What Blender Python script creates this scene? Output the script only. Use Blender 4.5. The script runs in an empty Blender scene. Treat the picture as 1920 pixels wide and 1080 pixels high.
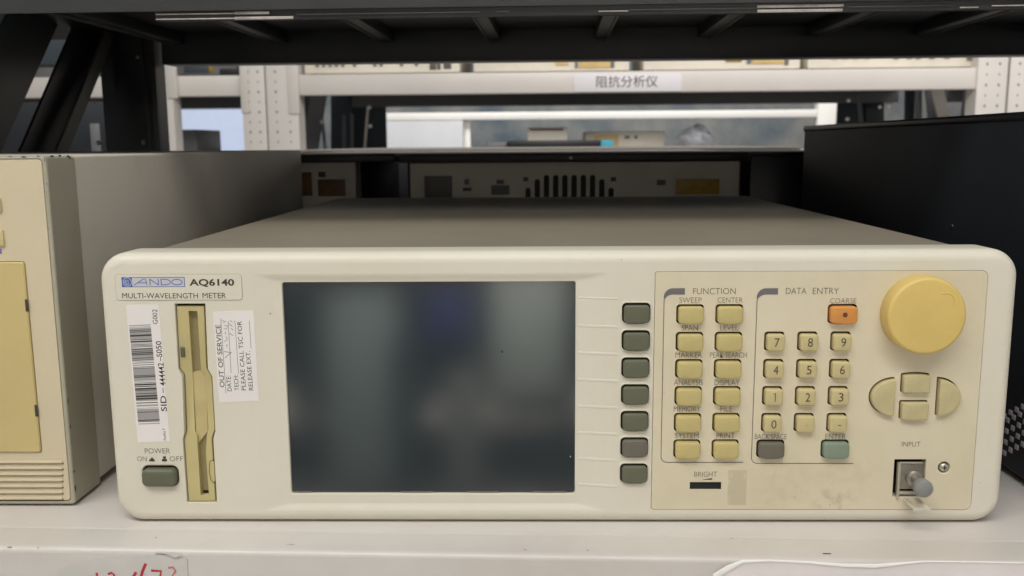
import bpy, bmesh, math, random
from math import sin, cos, pi, radians
from mathutils import Vector, Matrix
from mathutils.geometry import tessellate_polygon
random.seed(7)
SC = bpy.context.scene
COL = SC.collection

# ------------------------------------------------------------------ camera
FPX, CX, CY, CZ, YAW, PITCH, ROLL = 1711.69, -0.01171, -0.41659, 0.18063, -0.0192, 0.15602, -0.00676
fw = Vector((sin(YAW)*cos(PITCH), cos(YAW)*cos(PITCH), -sin(PITCH)))
ri0 = Vector((cos(YAW), -sin(YAW), 0)); up0 = ri0.cross(fw)
ri = ri0*cos(ROLL) + up0*sin(ROLL); up = -ri0*sin(ROLL) + up0*cos(ROLL)
cam = bpy.data.cameras.new('camera'); cam_o = bpy.data.objects.new('camera', cam); COL.objects.link(cam_o)
cam.sensor_width = 36.0; cam.lens = 36.0*FPX/1920.0; cam.clip_start = 0.01; cam.clip_end = 200
m = Matrix.Identity(4)
for i in range(3):
    m[i][0], m[i][1], m[i][2] = ri[i], up[i], -fw[i]
m[0][3], m[1][3], m[2][3] = CX, CY, CZ
cam_o.matrix_world = m
cam.dof.use_dof = True; cam.dof.focus_distance = 0.43; cam.dof.aperture_fstop = 19
SC.camera = cam_o

# ------------------------------------------------------------------ light
W = bpy.data.worlds.new('World'); SC.world = W; W.use_nodes = True
W.node_tree.nodes['Background'].inputs[0].default_value = (0.95, 0.97, 1.0, 1)
W.node_tree.nodes['Background'].inputs[1].default_value = 0.36
def area(name, loc, target, sx, sy, power, col):
    l = bpy.data.lights.new(name, 'AREA'); l.shape = 'RECTANGLE'; l.size = sx; l.size_y = sy; l.energy = power; l.color = col
    o = bpy.data.objects.new(name, l); COL.objects.link(o); o.location = loc
    o.rotation_euler = (Vector(target)-Vector(loc)).to_track_quat('-Z', 'Y').to_euler(); return o
area('unseen_lamp', (-0.4, -1.3, 2.05), (0, 0, 0.04), 2.6, 0.7, 46, (1, 0.965, 0.90))
area('unseen_lamp', (0.0, -1.45, 1.5), (0.0, -2.25, -0.5), 2.6, 0.4, 120, (1, 0.97, 0.93)).data.spread = radians(110)  # unseen lamp added to light the cases mirrored in the display
area('unseen_lamp', (0.95, 0.95, 1.1), (0.7, 2.3, 0.2), 2.8, 0.4, 18, (1, 0.95, 0.94))  # unseen low lamp added behind the rack to light things under the deck
area('unseen_lamp', (0.3, 3.2, 1.7), (0.3, 4.4, 0.2), 4.0, 0.5, 46, (0.95, 0.98, 1)).data.spread = radians(120)  # unseen lamp added to brighten the far rack and wall
SC.view_settings.view_transform = 'Standard'; SC.view_settings.look = 'None'
SC.view_settings.exposure = 0; SC.view_settings.gamma = 1

# ------------------------------------------------------------------ picture point -> place
def ray(px, py): return fw + ri*((px-960)/FPX) + up*((540-py)/FPX)
C0 = Vector((CX, CY, CZ))
def at(px, py, X=None, Y=None, Z=None):
    d = ray(px, py)
    t = (Y-CY)/d[1] if Y is not None else ((Z-CZ)/d[2] if Z is not None else (X-CX)/d[0])
    return C0 + d*t
def P(px, py, Y=0.0):
    v = at(px, py, Y=Y); return (v.x, v.z)
RA = -radians(1.7)                       # the racks stand slightly askew to the instrument
RM = Matrix.Rotation(-RA, 3, 'Z')
def rk(px, py, X=None, Y=None, Z=None):  # point in the racks' own frame
    d = RM @ ray(px, py); c = RM @ C0
    t = (Y-c[1])/d[1] if Y is not None else ((Z-c[2])/d[2] if Z is not None else (X-c[0])/d[0])
    return c + d*t

# ------------------------------------------------------------------ materials
def srgb(r, g, b):
    f = lambda c: (c/255)/12.92 if c <= 10 else ((c/255+0.055)/1.055)**2.4
    return (f(r), f(g), f(b), 1)
def mat(name, col, rough=0.5, metal=0.0, var=0.08, vscale=14, bump=0.0, bscale=900, spec=0.5, col2=None, dirt=0.0, trans=0.0, emit=None, coat=0.0, rvar=0.0):
    M = bpy.data.materials.new(name); M.use_nodes = True
    nt = M.node_tree; N = nt.nodes; L = nt.links; b = N['Principled BSDF']
    b.inputs['Roughness'].default_value = rough; b.inputs['Metallic'].default_value = metal
    b.inputs['Specular IOR Level'].default_value = spec
    b.inputs['Transmission Weight'].default_value = trans
    b.inputs['Coat Weight'].default_value = coat
    tc = N.new('ShaderNodeTexCoord')
    n = N.new('ShaderNodeTexNoise'); n.inputs['Scale'].default_value = vscale; n.inputs['Detail'].default_value = 5; n.inputs['Roughness'].default_value = 0.6
    L.new(tc.outputs['Object'], n.inputs['Vector'])
    mx = N.new('ShaderNodeMix'); mx.data_type = 'RGBA'
    c2 = col2 or tuple(c*(1-2.2*var) for c in col[:3])+(1,)
    mr = N.new('ShaderNodeMapRange'); mr.inputs[1].default_value = 0.35; mr.inputs[2].default_value = 0.68
    L.new(n.outputs['Fac'], mr.inputs[0]); L.new(mr.outputs[0], mx.inputs['Factor'])
    mx.inputs['A'].default_value = col; mx.inputs['B'].default_value = c2
    out = mx.outputs['Result']
    if dirt > 0:
        n2 = N.new('ShaderNodeTexNoise'); n2.inputs['Scale'].default_value = vscale*6; n2.inputs['Detail'].default_value = 8; n2.inputs['Roughness'].default_value = 0.75
        L.new(tc.outputs['Object'], n2.inputs['Vector'])
        m2 = N.new('ShaderNodeMapRange'); m2.inputs[1].default_value = 0.60; m2.inputs[2].default_value = 0.78; m2.inputs[4].default_value = dirt
        L.new(n2.outputs['Fac'], m2.inputs[0])
        x2 = N.new('ShaderNodeMix'); x2.data_type = 'RGBA'; L.new(m2.outputs[0], x2.inputs['Factor'])
        L.new(out, x2.inputs['A']); x2.inputs['B'].default_value = tuple(c*0.4 for c in col[:3])+(1,)
        out = x2.outputs['Result']
    L.new(out, b.inputs['Base Color'])
    if rvar:
        m3 = N.new('ShaderNodeMapRange'); m3.inputs[3].default_value = rough-rvar; m3.inputs[4].default_value = rough+rvar
        L.new(n.outputs['Fac'], m3.inputs[0]); L.new(m3.outputs[0], b.inputs['Roughness'])
    if bump > 0:
        n3 = N.new('ShaderNodeTexNoise'); n3.inputs['Scale'].default_value = bscale; n3.inputs['Detail'].default_value = 2
        L.new(tc.outputs['Object'], n3.inputs['Vector'])
        bp = N.new('ShaderNodeBump'); bp.inputs['Strength'].default_value = bump; bp.inputs['Distance'].default_value = 0.0004
        L.new(n3.outputs['Fac'], bp.inputs['Height']); L.new(bp.outputs['Normal'], b.inputs['Normal'])
    if emit:
        b.inputs['Emission Color'].default_value = emit[0]; b.inputs['Emission Strength'].default_value = emit[1]
    M['_out'] = 0
    return M
BEZ = mat('aged_cream_plastic', srgb(227, 222, 206), 0.48, var=0.03, vscale=11, bump=0.12, bscale=1500, dirt=0.10, col2=srgb(222, 216, 198))
PAN = mat('yellowed_panel_plastic', srgb(224, 214, 189), 0.5, var=0.04, vscale=16, bump=0.12, bscale=1500, dirt=0.10, col2=srgb(216, 206, 177))
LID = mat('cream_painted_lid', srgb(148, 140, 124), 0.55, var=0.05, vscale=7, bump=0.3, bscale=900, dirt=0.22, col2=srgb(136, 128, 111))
KEYT = mat('tan_key_plastic', srgb(206, 190, 128), 0.42, var=0.06, vscale=60, bump=0.08, bscale=2500, dirt=0.12)
KEYD = mat('pale_tan_key_plastic', srgb(212, 197, 146), 0.42, var=0.06, vscale=60, bump=0.08, bscale=2500, dirt=0.1)
KEYG = mat('grey_green_key_plastic', srgb(104, 106, 86), 0.38, var=0.06, vscale=50, bump=0.08, bscale=2500)
KEYB = mat('brown_grey_key_plastic', srgb(112, 108, 95), 0.38, var=0.06, vscale=50, bump=0.08, bscale=2500)
KEYE = mat('sea_green_key_plastic', srgb(136, 152, 132), 0.38, var=0.06, vscale=50, bump=0.08, bscale=2500)
KEYO = mat('orange_key_plastic', srgb(222, 152, 78), 0.42, var=0.06, vscale=70, bump=0.08, bscale=2500)
KEYA = mat('olive_tan_key_plastic', srgb(206, 194, 148), 0.5, var=0.08, vscale=90, bump=0.15, bscale=1800, dirt=0.2)
KNOB = mat('yellowed_knob_plastic', srgb(230, 201, 120), 0.45, var=0.05, vscale=35, bump=0.1, bscale=1500, dirt=0.15)
FLOP = mat('yellow_drive_plastic', srgb(201, 188, 134), 0.45, var=0.04, vscale=30, bump=0.08, bscale=1500, dirt=0.1)
FLOD = mat('olive_drive_door', srgb(158, 145, 104), 0.5, var=0.05, vscale=30, dirt=0.15)
FLOM = mat('tan_drive_recess', srgb(206, 188, 136), 0.5, var=0.06, vscale=60, dirt=0.25)
BLK = mat('black_cavity', (0.006, 0.006, 0.006, 1), 0.7, var=0)
BLP = mat('black_plastic', srgb(20, 20, 24), 0.4, var=0.05)
INK = mat('grey_brown_ink', srgb(104, 98, 86), 0.6, var=0)
INKD = mat('dark_ink', srgb(62, 58, 54), 0.6, var=0)
INKK = mat('black_ink', srgb(36, 34, 34), 0.6, var=0)
INKS = mat('slate_ink', srgb(112, 110, 112), 0.6, var=0)
INKB = mat('blue_ink', srgb(66, 100, 178), 0.5, var=0)
INKR = mat('red_marker_ink', srgb(198, 48, 62), 0.5, var=0.12, vscale=300)
INKP = mat('faded_red_marker_ink', srgb(212, 120, 128), 0.5, var=0.1, vscale=300)
LOGOW = mat('logo_white', srgb(204, 203, 206), 0.5, var=0)
STK = mat('white_sticker_paper', srgb(240, 235, 233), 0.55, var=0.02, vscale=40)
STKG = mat('barcode_grey', srgb(165, 163, 163), 0.55, var=0)
METAL = mat('dull_nickel', srgb(165, 158, 148), 0.35, 0.65, var=0.1, vscale=200)
METALB = mat('bright_nickel', srgb(205, 200, 184), 0.3, 0.6, var=0.08, vscale=200)
CAPM = mat('grey_rubber_cap', srgb(142, 143, 140), 0.55, var=0.05, vscale=150)
SHELF = mat('white_shelf_enamel', srgb(214, 210, 205), 0.32, var=0.05, vscale=9, bump=0.05, bscale=400, dirt=0.22, col2=srgb(205, 198, 192), rvar=0.08)
DARKR = mat('dark_blue_grey_enamel', srgb(64, 66, 68), 0.38, var=0.1, vscale=12, bump=0.06, bscale=300, dirt=0.1)
RIBF = mat('lit_flange_enamel', srgb(98, 97, 90), 0.4, var=0.15, vscale=20, dirt=0.1)  # paler grey: light on the rib flanges put into the colour
DARKB = mat('black_brown_enamel', srgb(50, 50, 52), 0.38, var=0.1, vscale=12, dirt=0.1)
GLINT = mat('steel_glint', srgb(205, 198, 192), 0.35, 0.2, var=0.25, vscale=60)  # glint of the steel edges and bolts put into a pale colour
WRACK = mat('white_rack_enamel', srgb(222, 216, 208), 0.38, var=0.03, vscale=5, dirt=0.05)
WRACKS = mat('grey_seam_paint', srgb(120, 120, 115), 0.5, var=0.05)
WBLUE = mat('blue_grey_enamel', srgb(62, 72, 80), 0.4, var=0.1, vscale=8)
WGREY = mat('mid_grey_enamel', srgb(120, 120, 122), 0.45, var=0.06, vscale=8)
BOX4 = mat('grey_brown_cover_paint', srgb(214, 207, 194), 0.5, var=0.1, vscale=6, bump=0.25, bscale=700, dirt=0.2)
BOX4S = mat('beige_grey_side_paint', srgb(176, 171, 152), 0.5, var=0.06, vscale=12, bump=0.2, bscale=800, dirt=0.2)
BOX4P = mat('cream_front_panel', srgb(216, 204, 174), 0.5, var=0.03, vscale=12, dirt=0.05)
BOX4Y = mat('yellow_door_plastic', srgb(212, 192, 134), 0.45, var=0.05, vscale=10, dirt=0.05)
CHIP = mat('chipped_primer', srgb(70, 66, 72), 0.6, var=0.2, vscale=200)
NAVY = mat('navy_black_cover', srgb(24, 30, 38), 0.6, var=0.15, vscale=9, bump=0.25, bscale=700)
REARP = mat('dim_beige_rear_panel', srgb(198, 191, 176), 0.6, var=0.06, vscale=20, dirt=0.2)
REARL = mat('grey_lid_paint', srgb(140, 134, 126), 0.42, var=0.08, vscale=10)
REARD = mat('dark_rim_plastic', srgb(42, 37, 36), 0.5, var=0.1)
YLAB = mat('yellow_warning_label', srgb(170, 135, 30), 0.5, var=0.2, vscale=120)
OLAB = mat('orange_label', srgb(112, 76, 30), 0.5, var=0.25, vscale=60)
GREYS = mat('grey_socket_plastic', srgb(90, 86, 80), 0.5)
CREAMB = mat('cream_case_paint', srgb(236, 229, 213), 0.5, var=0.05)
TAN2 = mat('tan_trim', srgb(226, 196, 130), 0.5)
MAROON = mat('maroon_stripe', srgb(108, 62, 60), 0.5)
CYAN = mat('cyan_card', srgb(70, 170, 195), 0.5)
WALL = mat('white_wall_paint', srgb(225, 225, 224), 0.8, var=0.03, vscale=1.5)
WALLB = mat('blue_grey_wall_paint', srgb(84, 96, 104), 0.8, var=0.12, vscale=2.5, col2=srgb(150, 145, 136))
FLOOR = mat('grey_concrete', srgb(135, 132, 126), 0.6, var=0.12, vscale=3, dirt=0.1)
WIN = mat('daylit_window_glass', srgb(120, 128, 145), 0.4, emit=(srgb(218, 230, 255), 0.62))
BAG = mat('clear_plastic_bag', srgb(238, 242, 250), 0.25, var=0.12, vscale=60, bump=1.0, bscale=90, spec=0.8, trans=0.55)
TAPE = mat('translucent_tape', srgb(212, 208, 203), 0.3, var=0.06, vscale=60, bump=0.5, bscale=220, dirt=0.05, col2=srgb(204, 202, 198))
SLEEVE = mat('white_plastic_sleeve', srgb(244, 236, 237), 0.3, var=0.03, vscale=20)
SLEEVEE = mat('bright_sleeve_edge', srgb(242, 240, 236), 0.3, var=0.02)
CARDB = mat('brown_cardboard', srgb(150, 122, 92), 0.8, var=0.1)
LED = mat('dark_led_lens', srgb(100, 94, 80), 0.3)
# glass of the switched-off display
SCR = bpy.data.materials.new('dark_display_glass'); SCR.use_nodes = True
_b = SCR.node_tree.nodes['Principled BSDF']; _b.inputs['Base Color'].default_value = (0.018, 0.027, 0.033, 1)
_b.inputs['Roughness'].default_value = 0.115; _b.inputs['IOR'].default_value = 2.1
_b.inputs['Coat Weight'].default_value = 0.0
# stained lower zone of the control panel: a greyish tape residue rectangle and rubbed dirt
def stain(M, boxes):
    nt = M.node_tree; N = nt.nodes; L = nt.links; b = N['Principled BSDF']
    src = b.inputs['Base Color'].links[0].from_socket
    tc = N.new('ShaderNodeTexCoord'); sp = N.new('ShaderNodeSeparateXYZ'); L.new(tc.outputs['Object'], sp.inputs[0])
    nz = N.new('ShaderNodeTexNoise'); nz.inputs['Scale'].default_value = 190; nz.inputs['Detail'].default_value = 6; L.new(tc.outputs['Object'], nz.inputs['Vector'])
    def M2(op, a, bb):
        q = N.new('ShaderNodeMath'); q.operation = op
        for k, v in ((0, a), (1, bb)):
            if isinstance(v, (int, float)): q.inputs[k].default_value = v
            else: L.new(v, q.inputs[k])
        return q.outputs[0]
    cur = src
    for (cx, cz, hx, hz, soft, amt, col, ns) in boxes:
        dx = M2('ABSOLUTE', M2('SUBTRACT', sp.outputs[0], cx), 0); dz = M2('ABSOLUTE', M2('SUBTRACT', sp.outputs[2], cz), 0)
        d = M2('MAXIMUM', M2('SUBTRACT', dx, hx), M2('SUBTRACT', dz, hz))
        r = N.new('ShaderNodeMapRange'); r.inputs[1].default_value = 0; r.inputs[2].default_value = soft
        r.inputs[3].default_value = 1; r.inputs[4].default_value = 0; L.new(d, r.inputs[0])
        r2 = N.new('ShaderNodeMapRange'); r2.inputs[1].default_value = ns; r2.inputs[2].default_value = ns+0.25; L.new(nz.outputs['Fac'], r2.inputs[0])
        f = M2('MULTIPLY', M2('MULTIPLY', r.outputs[0], r2.outputs[0]), amt)
        x = N.new('ShaderNodeMix'); x.data_type = 'RGBA'; L.new(f, x.inputs['Factor']); L.new(cur, x.inputs['A']); x.inputs['B'].default_value = col
        cur = x.outputs['Result']
    L.new(cur, b.inputs['Base Color'])
_sx, _sz = P(1382, 914)
_dx, _dz = P(1560, 940)
_ex, _ez = P(1530, 912)
stain(PAN, [(_sx, _sz, 0.0042, 0.0085, 0.0004, 0.42, srgb(172, 160, 134), 0.22),
            (_dx, _dz, 0.004, 0.002, 0.006, 0.5, srgb(140, 112, 92), 0.5),
            (_ex, _ez, 0.02, 0.006, 0.012, 0.2, srgb(190, 176, 134), 0.4)])

# ------------------------------------------------------------------ mesh helpers
class G:
    def __init__(s): s.v = []; s.f = []; s.mi = []; s.cur = 0
    def add(s, vs, fs):
        o = len(s.v); s.v += [tuple(v) for v in vs]
        for f in fs: s.f.append([o+i for i in f]); s.mi.append(s.cur)
    def loft(s, loops, closed=True, cap0=False, cap1=False):
        n = len(loops[0]); vs = [p for l in loops for p in l]; fs = []
        for k in range(len(loops)-1):
            for i in range(n if closed else n-1):
                j = (i+1) % n; fs.append((k*n+i, k*n+j, (k+1)*n+j, (k+1)*n+i))
        if cap0: fs.append(tuple(range(n))[::-1])
        if cap1: fs.append(tuple(range((len(loops)-1)*n, len(loops)*n)))
        s.add(vs, fs)
    def plate(s, outer, holes, y):
        ls = [[Vector((x, y, z)) for x, z in l] for l in [outer]+holes]
        tr = tessellate_polygon(ls); vs = [v for l in ls for v in l]
        fs = []
        for a, b, c in tr:
            n = (vs[b]-vs[a]).cross(vs[c]-vs[a])
            if n.length < 1e-14: continue
            fs.append((a, b, c) if n.y < 0 else (a, c, b))
        s.add(vs, fs)
    def box(s, x0, x1, y0, y1, z0, z1, b=0.0, seg=2):
        bm = bmesh.new(); bmesh.ops.create_cube(bm, size=1)
        for v in bm.verts:
            v.co = Vector(((x0+x1)/2+v.co.x*(x1-x0), (y0+y1)/2+v.co.y*(y1-y0), (z0+z1)/2+v.co.z*(z1-z0)))
        if b > 0: bmesh.ops.bevel(bm, geom=bm.edges[:], offset=b, segments=seg, profile=0.5, affect='EDGES')
        s.addbm(bm)
    def addbm(s, bm, M=None):
        bm.verts.ensure_lookup_table()
        s.add([(M @ v.co if M else v.co) for v in bm.verts], [[v.index for v in f.verts] for f in bm.faces]); bm.free()
    def bar(s, a, b, w, h, upv=(0, 0, 1), bev=0.0):   # a box from a to b, w across, h along upv
        a = Vector(a); b = Vector(b); d = (b-a); L = d.length; d.normalize()
        u = Vector(upv); u = (u-d*u.dot(d)).normalized(); r = d.cross(u)
        bm = bmesh.new(); bmesh.ops.create_cube(bm, size=1)
        for v in bm.verts: v.co = (a+b)/2 + d*v.co.x*L + r*v.co.y*w + u*v.co.z*h
        if bev: bmesh.ops.bevel(bm, geom=bm.edges[:], offset=bev, segments=2, affect='EDGES')
        s.addbm(bm)
    def cyl(s, c, r, y0, y1, n=40, prof=None):        # lathe about the -Y axis, prof = [(radius, y)]
        prof = prof or [(r, y1), (r, y0)]
        loops = [[(c[0]+rr*cos(2*pi*i/n), yy, c[1]+rr*sin(2*pi*i/n)) for i in range(n)] for rr, yy in prof]
        s.loft(loops, cap0=False, cap1=True)
    def build(s, name, M, parent=None, loc=None, smooth=40):
        me = bpy.data.meshes.new(name); me.from_pydata(s.v, [], s.f)
        mats = M if isinstance(M, (list, tuple)) else [M]
        for x in mats: me.materials.append(x)
        bm = bmesh.new(); bm.from_mesh(me)
        bmesh.ops.remove_doubles(bm, verts=bm.verts, dist=1e-7)
        bm.to_mesh(me); bm.free()
        if len(mats) > 1 and len(me.polygons) == len(s.mi):
            me.polygons.foreach_set('material_index', s.mi)
        me.polygons.foreach_set('use_smooth', [True]*len(me.polygons))
        me.set_sharp_from_angle(angle=radians(smooth)); me.update()
        return link(name, me, parent, loc)
def link(name, me, parent=None, loc=None):
    o = bpy.data.objects.new(name, me); COL.objects.link(o)
    if parent: o.parent = parent
    if loc: o.location = loc
    return o
def tag(o, label=None, cat=None, group=None, kind=None):
    for k, v in (('label', label), ('category', cat), ('group', group), ('kind', kind)):
        if v: o[k] = v
    return o
def thing(name, label, cat, loc=(0, 0, 0), rz=0.0, group=None):
    o = bpy.data.objects.new(name, None); COL.objects.link(o); o.location = loc; o.rotation_euler = (0, 0, rz)
    o.empty_display_size = 0.03
    return tag(o, label, cat, group)
def rrect(x0, x1, z0, z1, r, n=6, bow=0.0):           # rounded rectangle, anticlockwise seen from the camera
    pts = []
    rs = r if isinstance(r, (list, tuple)) else (r,)*4 # bl, br, tr, tl
    for (cx, cz, a0, q) in ((x0, z0, pi, rs[0]), (x1, z0, 1.5*pi, rs[1]), (x1, z1, 0, rs[2]), (x0, z1, .5*pi, rs[3])):
        q = max(q, 1e-5)
        ox = cx + (q if cx == x0 else -q); oz = cz + (q if cz == z0 else -q)
        for i in range(n+1):
            a = a0 + (pi/2)*i/n; pts.append((ox+q*cos(a), oz+q*sin(a)))
        if bow and cx == x0 and cz == z0:
            for t in (0.25, 0.5, 0.75): pts.append((x0+(x1-x0)*t, z0-bow*(1-(2*t-1)**2)))
    return pts
def inset(loop, d):
    n = len(loop); out = []
    for i in range(n):
        a = Vector(loop[i-1]); b = Vector(loop[i]); c = Vector(loop[(i+1) % n])
        e1 = (b-a); e2 = (c-b)
        if e1.length < 1e-9: e1 = e2
        if e2.length < 1e-9: e2 = e1
        e1.normalize(); e2.normalize()
        n1 = Vector((-e1.y, e1.x)); n2 = Vector((-e2.y, e2.x)); q = (n1+n2)
        q = q.normalized() if q.length > 1e-6 else n1
        k = max(0.5, q.dot(n1)); out.append(tuple(b+q*(d/k)))
    return out
def L3(loop, y): return [(x, y, z) for x, z in loop]
def circ(c, r, n=32, a0=0, a1=2*pi):
    return [(c[0]+r*cos(a0+(a1-a0)*i/n), c[1]+r*sin(a0+(a1-a0)*i/n)) for i in range(n)]
def hole_rim(g, loop, y0, depth, ch=0.00035):          # softly rounded edge of a hole; returns the plate's own hole loop
    out = inset(loop, -ch)
    g.loft([L3(out, y0), L3(inset(loop, -ch*.4), y0+ch*.25), L3(loop, y0+ch), L3(loop, y0+depth)][::1])
    return out
def keycap(loop, proud, back=0.004, r=0.0006, dome=0.0002):
    g = G(); ls = [L3(loop, back), L3(loop, -proud+r)]
    for a in (30, 60, 90):
        ls.append(L3(inset(loop, r*(1-cos(radians(a)))), -proud+r-r*sin(radians(a))))
    top = inset(loop, r); x0 = min(p[0] for p in top); x1 = max(p[0] for p in top); z0 = min(p[1] for p in top); z1 = max(p[1] for p in top)
    mx, mz = (x0+x1)/2, (z0+z1)/2
    for kk, dd in ((0.86, 0.4), (0.6, 0.8), (0.25, 1.0)):
        ls.append(L3([(mx+(x-mx)*kk, mz+(z-mz)*kk) for x, z in top], -proud-dome*dd))
    g.loft(ls, cap1=True); return g
# text: mapped onto the parallelogram p0, p0+u, p0+v (x, z pairs)
_tc = {}
def text_data(s, off):
    if (s, off) in _tc: return _tc[(s, off)]
    cu = bpy.data.curves.new('lettering', 'FONT'); cu.body = s; cu.size = 1; cu.offset = off; cu.resolution_u = 3
    o = bpy.data.objects.new('lettering', cu); COL.objects.link(o)
    bpy.context.view_layer.update()
    me = bpy.data.meshes.new_from_object(o.evaluated_get(bpy.context.evaluated_depsgraph_get()))
    vs = [tuple(v.co) for v in me.vertices]; fs = [tuple(p.vertices) for p in me.polygons]
    bpy.data.objects.remove(o); bpy.data.meshes.remove(me)
    _tc[(s, off)] = (vs, fs); return vs, fs
def text(g, s, p0, u, v, y, off=0.0):
    vs, fs = text_data(s, off)
    if not vs: return
    x0 = min(q[0] for q in vs); x1 = max(q[0] for q in vs); z0 = min(q[1] for q in vs); z1 = max(q[1] for q in vs)
    out = []
    for q in vs:
        a = (q[0]-x0)/max(x1-x0, 1e-6); b = (q[1]-z0)/max(z1-z0, 1e-6)
        out.append((p0[0]+a*u[0]+b*v[0], y, p0[1]+a*u[1]+b*v[1]))
    g.add(out, fs)
def text_px(g, s, x0, x1, y0, y1, y, off=0.0, pl=0.0):  # upright text inside a picture box
    a = P(x0, y1, pl); b = P(x1, y1, pl); c = P(x0, y0, pl)
    text(g, s, a, (b[0]-a[0], b[1]-a[1]), (0, c[1]-a[1]), y, off)
def text_rot(g, s, pa, pb, hpx, y, off=0.0):           # text running from pa to pb (picture points), letters rising to the left
    a = P(*pa); b = P(*pb); u = (b[0]-a[0], b[1]-a[1]); L = math.hypot(*u); h = hpx*0.000245
    text(g, s, a, u, (-u[1]/L*h, u[0]/L*h), y, off)
def stroke(g, pts, w, y, taper=None, closed=False):     # flat ribbon along (x, z) points
    n = len(pts); l = []; r = []
    for i in range(n):
        a = Vector(pts[max(i-1, 0)]); c = Vector(pts[min(i+1, n-1)]); d = (c-a).normalized(); nn = Vector((-d.y, d.x))
        ww = w*(taper[i] if taper else 1)/2; p = Vector(pts[i])
        l.append((p.x+nn.x*ww, y, p.y+nn.y*ww)); r.append((p.x-nn.x*ww, y, p.y-nn.y*ww))
    g.add(r+l, [(i, i+1, n+i+1, n+i) for i in range(n-1)])

# ================================================================== the shelf the instruments stand on
SH = thing('shelf', None, None, (0, 0, 0), RA); tag(SH, kind='structure')
g = G(); g.box(-1.1, 1.0, -0.0115, 0.75, -0.002, 0.0, 0.0008); g.build('shelf_deck', SHELF, SH)
g = G()
prof = [(-0.009, -0.0005), (-0.0300, -0.0005)]
for k in range(7):
    a = radians(90*k/6); prof.append((-0.0300-0.0028*sin(a), -0.0033+0.0028*cos(a)))
prof += [(-0.0329, -0.075), (-0.009, -0.075)]
g.loft([[(-1.1, y, z) for y, z in prof], [(1.0, y, z) for y, z in prof]][::-1], closed=True, cap0=True, cap1=True)
g.build('shelf_front_beam', SHELF, SH)
rnd = random.Random(8)
for sx, sy, w_, h_ in ((1550, 1038, 26, 2.4), (14, 1026, 14, 2.4), (545, 1021, 24, 1.0), (985, 1031, 7, 2), (1102, 1032, 6, 2), (1372, 1009, 10, 1.2), (1395, 1017, 3, 2), (293, 1008, 8, 1.5), (60, 1033, 5, 2)):
    g = G(); onface = sy > 1034 and False
    q = rk(sx, sy, Z=-0.0003); n = 9; vs = []
    for i in range(n):
        a = 2*pi*i/n; r = 0.6+0.4*rnd.random(); vs.append((q.x+w_*0.00011*r*cos(a), max(q.y, -0.0318)+h_*0.00022*r*sin(a), -0.0002 if q.y > -0.0300 else -0.0009))
    g.add(vs, [tuple(range(n))]); g.build('paint_chip', CHIP if w_ > 12 else WRACKS, SH)

# ================================================================== main instrument
IN = thing('wavelength_meter', 'large cream bench instrument with dark display and round yellow knob', 'lab instrument')
HW, H = 0.2125, 0.132
# cover
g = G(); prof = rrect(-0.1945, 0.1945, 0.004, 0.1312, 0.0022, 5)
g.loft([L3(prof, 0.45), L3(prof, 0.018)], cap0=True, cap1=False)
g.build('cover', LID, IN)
g = G(); g.box(-0.192, 0.192, 0.4502, 0.4532, 0.008, 0.127, 0.001); g.build('rear_panel', REARP, IN)
# bezel: lofted frame
g = G()
def outer(dx): return rrect(-HW+dx, HW-dx, 0.0006+dx, H-dx, max(0.013-dx, 0.004), 10)
FR = 0.0050; loops = []
loops.append(L3(rrect(-0.196, 0.196, 0.004, 0.1300, 0.004, 10), 0.026))
loops.append(L3(outer(0.0018), 0.0245)); loops.append(L3(outer(0.0), 0.021))
for k in range(0, 9):
    a = radians(90*k/8); loops.append(L3(outer(FR*(1-cos(a))), FR*1.0-FR*sin(a)))
g.loft(loops)
FACE = outer(FR)
g.build('bezel', BEZ, IN, smooth=50)
# front panel with recess, drive, button and control panel openings
g = G()
zT = P(800, 512)[1]
x480 = P(470, 700)[0]; xR = 0.0475
REC_O = rrect(-0.1405, P(1142, 700)[0], 0.0065, zT, 0.002, 4)
REC_I = rrect(-0.1277, 0.0106, 0.0100, zT-0.0042, 0.0015, 4)
RD = 0.0015
DRV = [P(*q) for q in [(329, 571), (336, 692), (343, 705), (347, 810), (344, 824), (352, 941), (405, 941), (398, 822), (402, 808), (396, 706), (388, 692), (383, 571)]]
DRV_H = inset(DRV, -0.0004)
pb0 = P(269, 913); pb1 = P(334.5, 873.5)
PBH = rrect(pb0[0], pb1[0]-0.0003, pb0[1]+0.0006, pb1[1], 0.003, 8)
c0 = P(1229, 510); c1 = P(1852, 508)
CPX0, CPX1, CPZ0, CPZ1 = c0[0], c1[0]+0.0002, 0.0076, c0[1]
CP = rrect(CPX0, CPX1, CPZ0, CPZ1, (0.001, 0.003, 0.003, 0.0006), 5)
CPH = inset(CP, -0.00022)
holes = [REC_O]
KP = 0.01291
sk0 = P(1166.5, 568); skw, skh = 0.01305, 0.0094
softs = []
for i in range(7):
    z1 = sk0[1]-KP*i; softs.append((sk0[0], sk0[0]+skw, z1-skh, z1))
for (a, b, c, d) in softs:
    lp = rrect(a, b, c, d, 0.0021, 6, bow=0.0004)
    fr = inset(lp, -0.00085)
    g.loft([L3(fr, 0), L3(inset(lp, -0.0006), -0.00035), L3(inset(lp, -0.0002), -0.00035), L3(lp, -0.0001), L3(lp, 0.0008)])
    holes.append(fr)
holes.append(hole_rim(g, DRV_H, 0, 0.004, 0.00025)); holes.append(hole_rim(g, PBH, 0, 0.004, 0.0007))
g.loft([L3(CPH, 0), L3(CPH, 0.002)]); holes.append(CPH)
g.plate(FACE, holes, 0)
rmid = []
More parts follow.
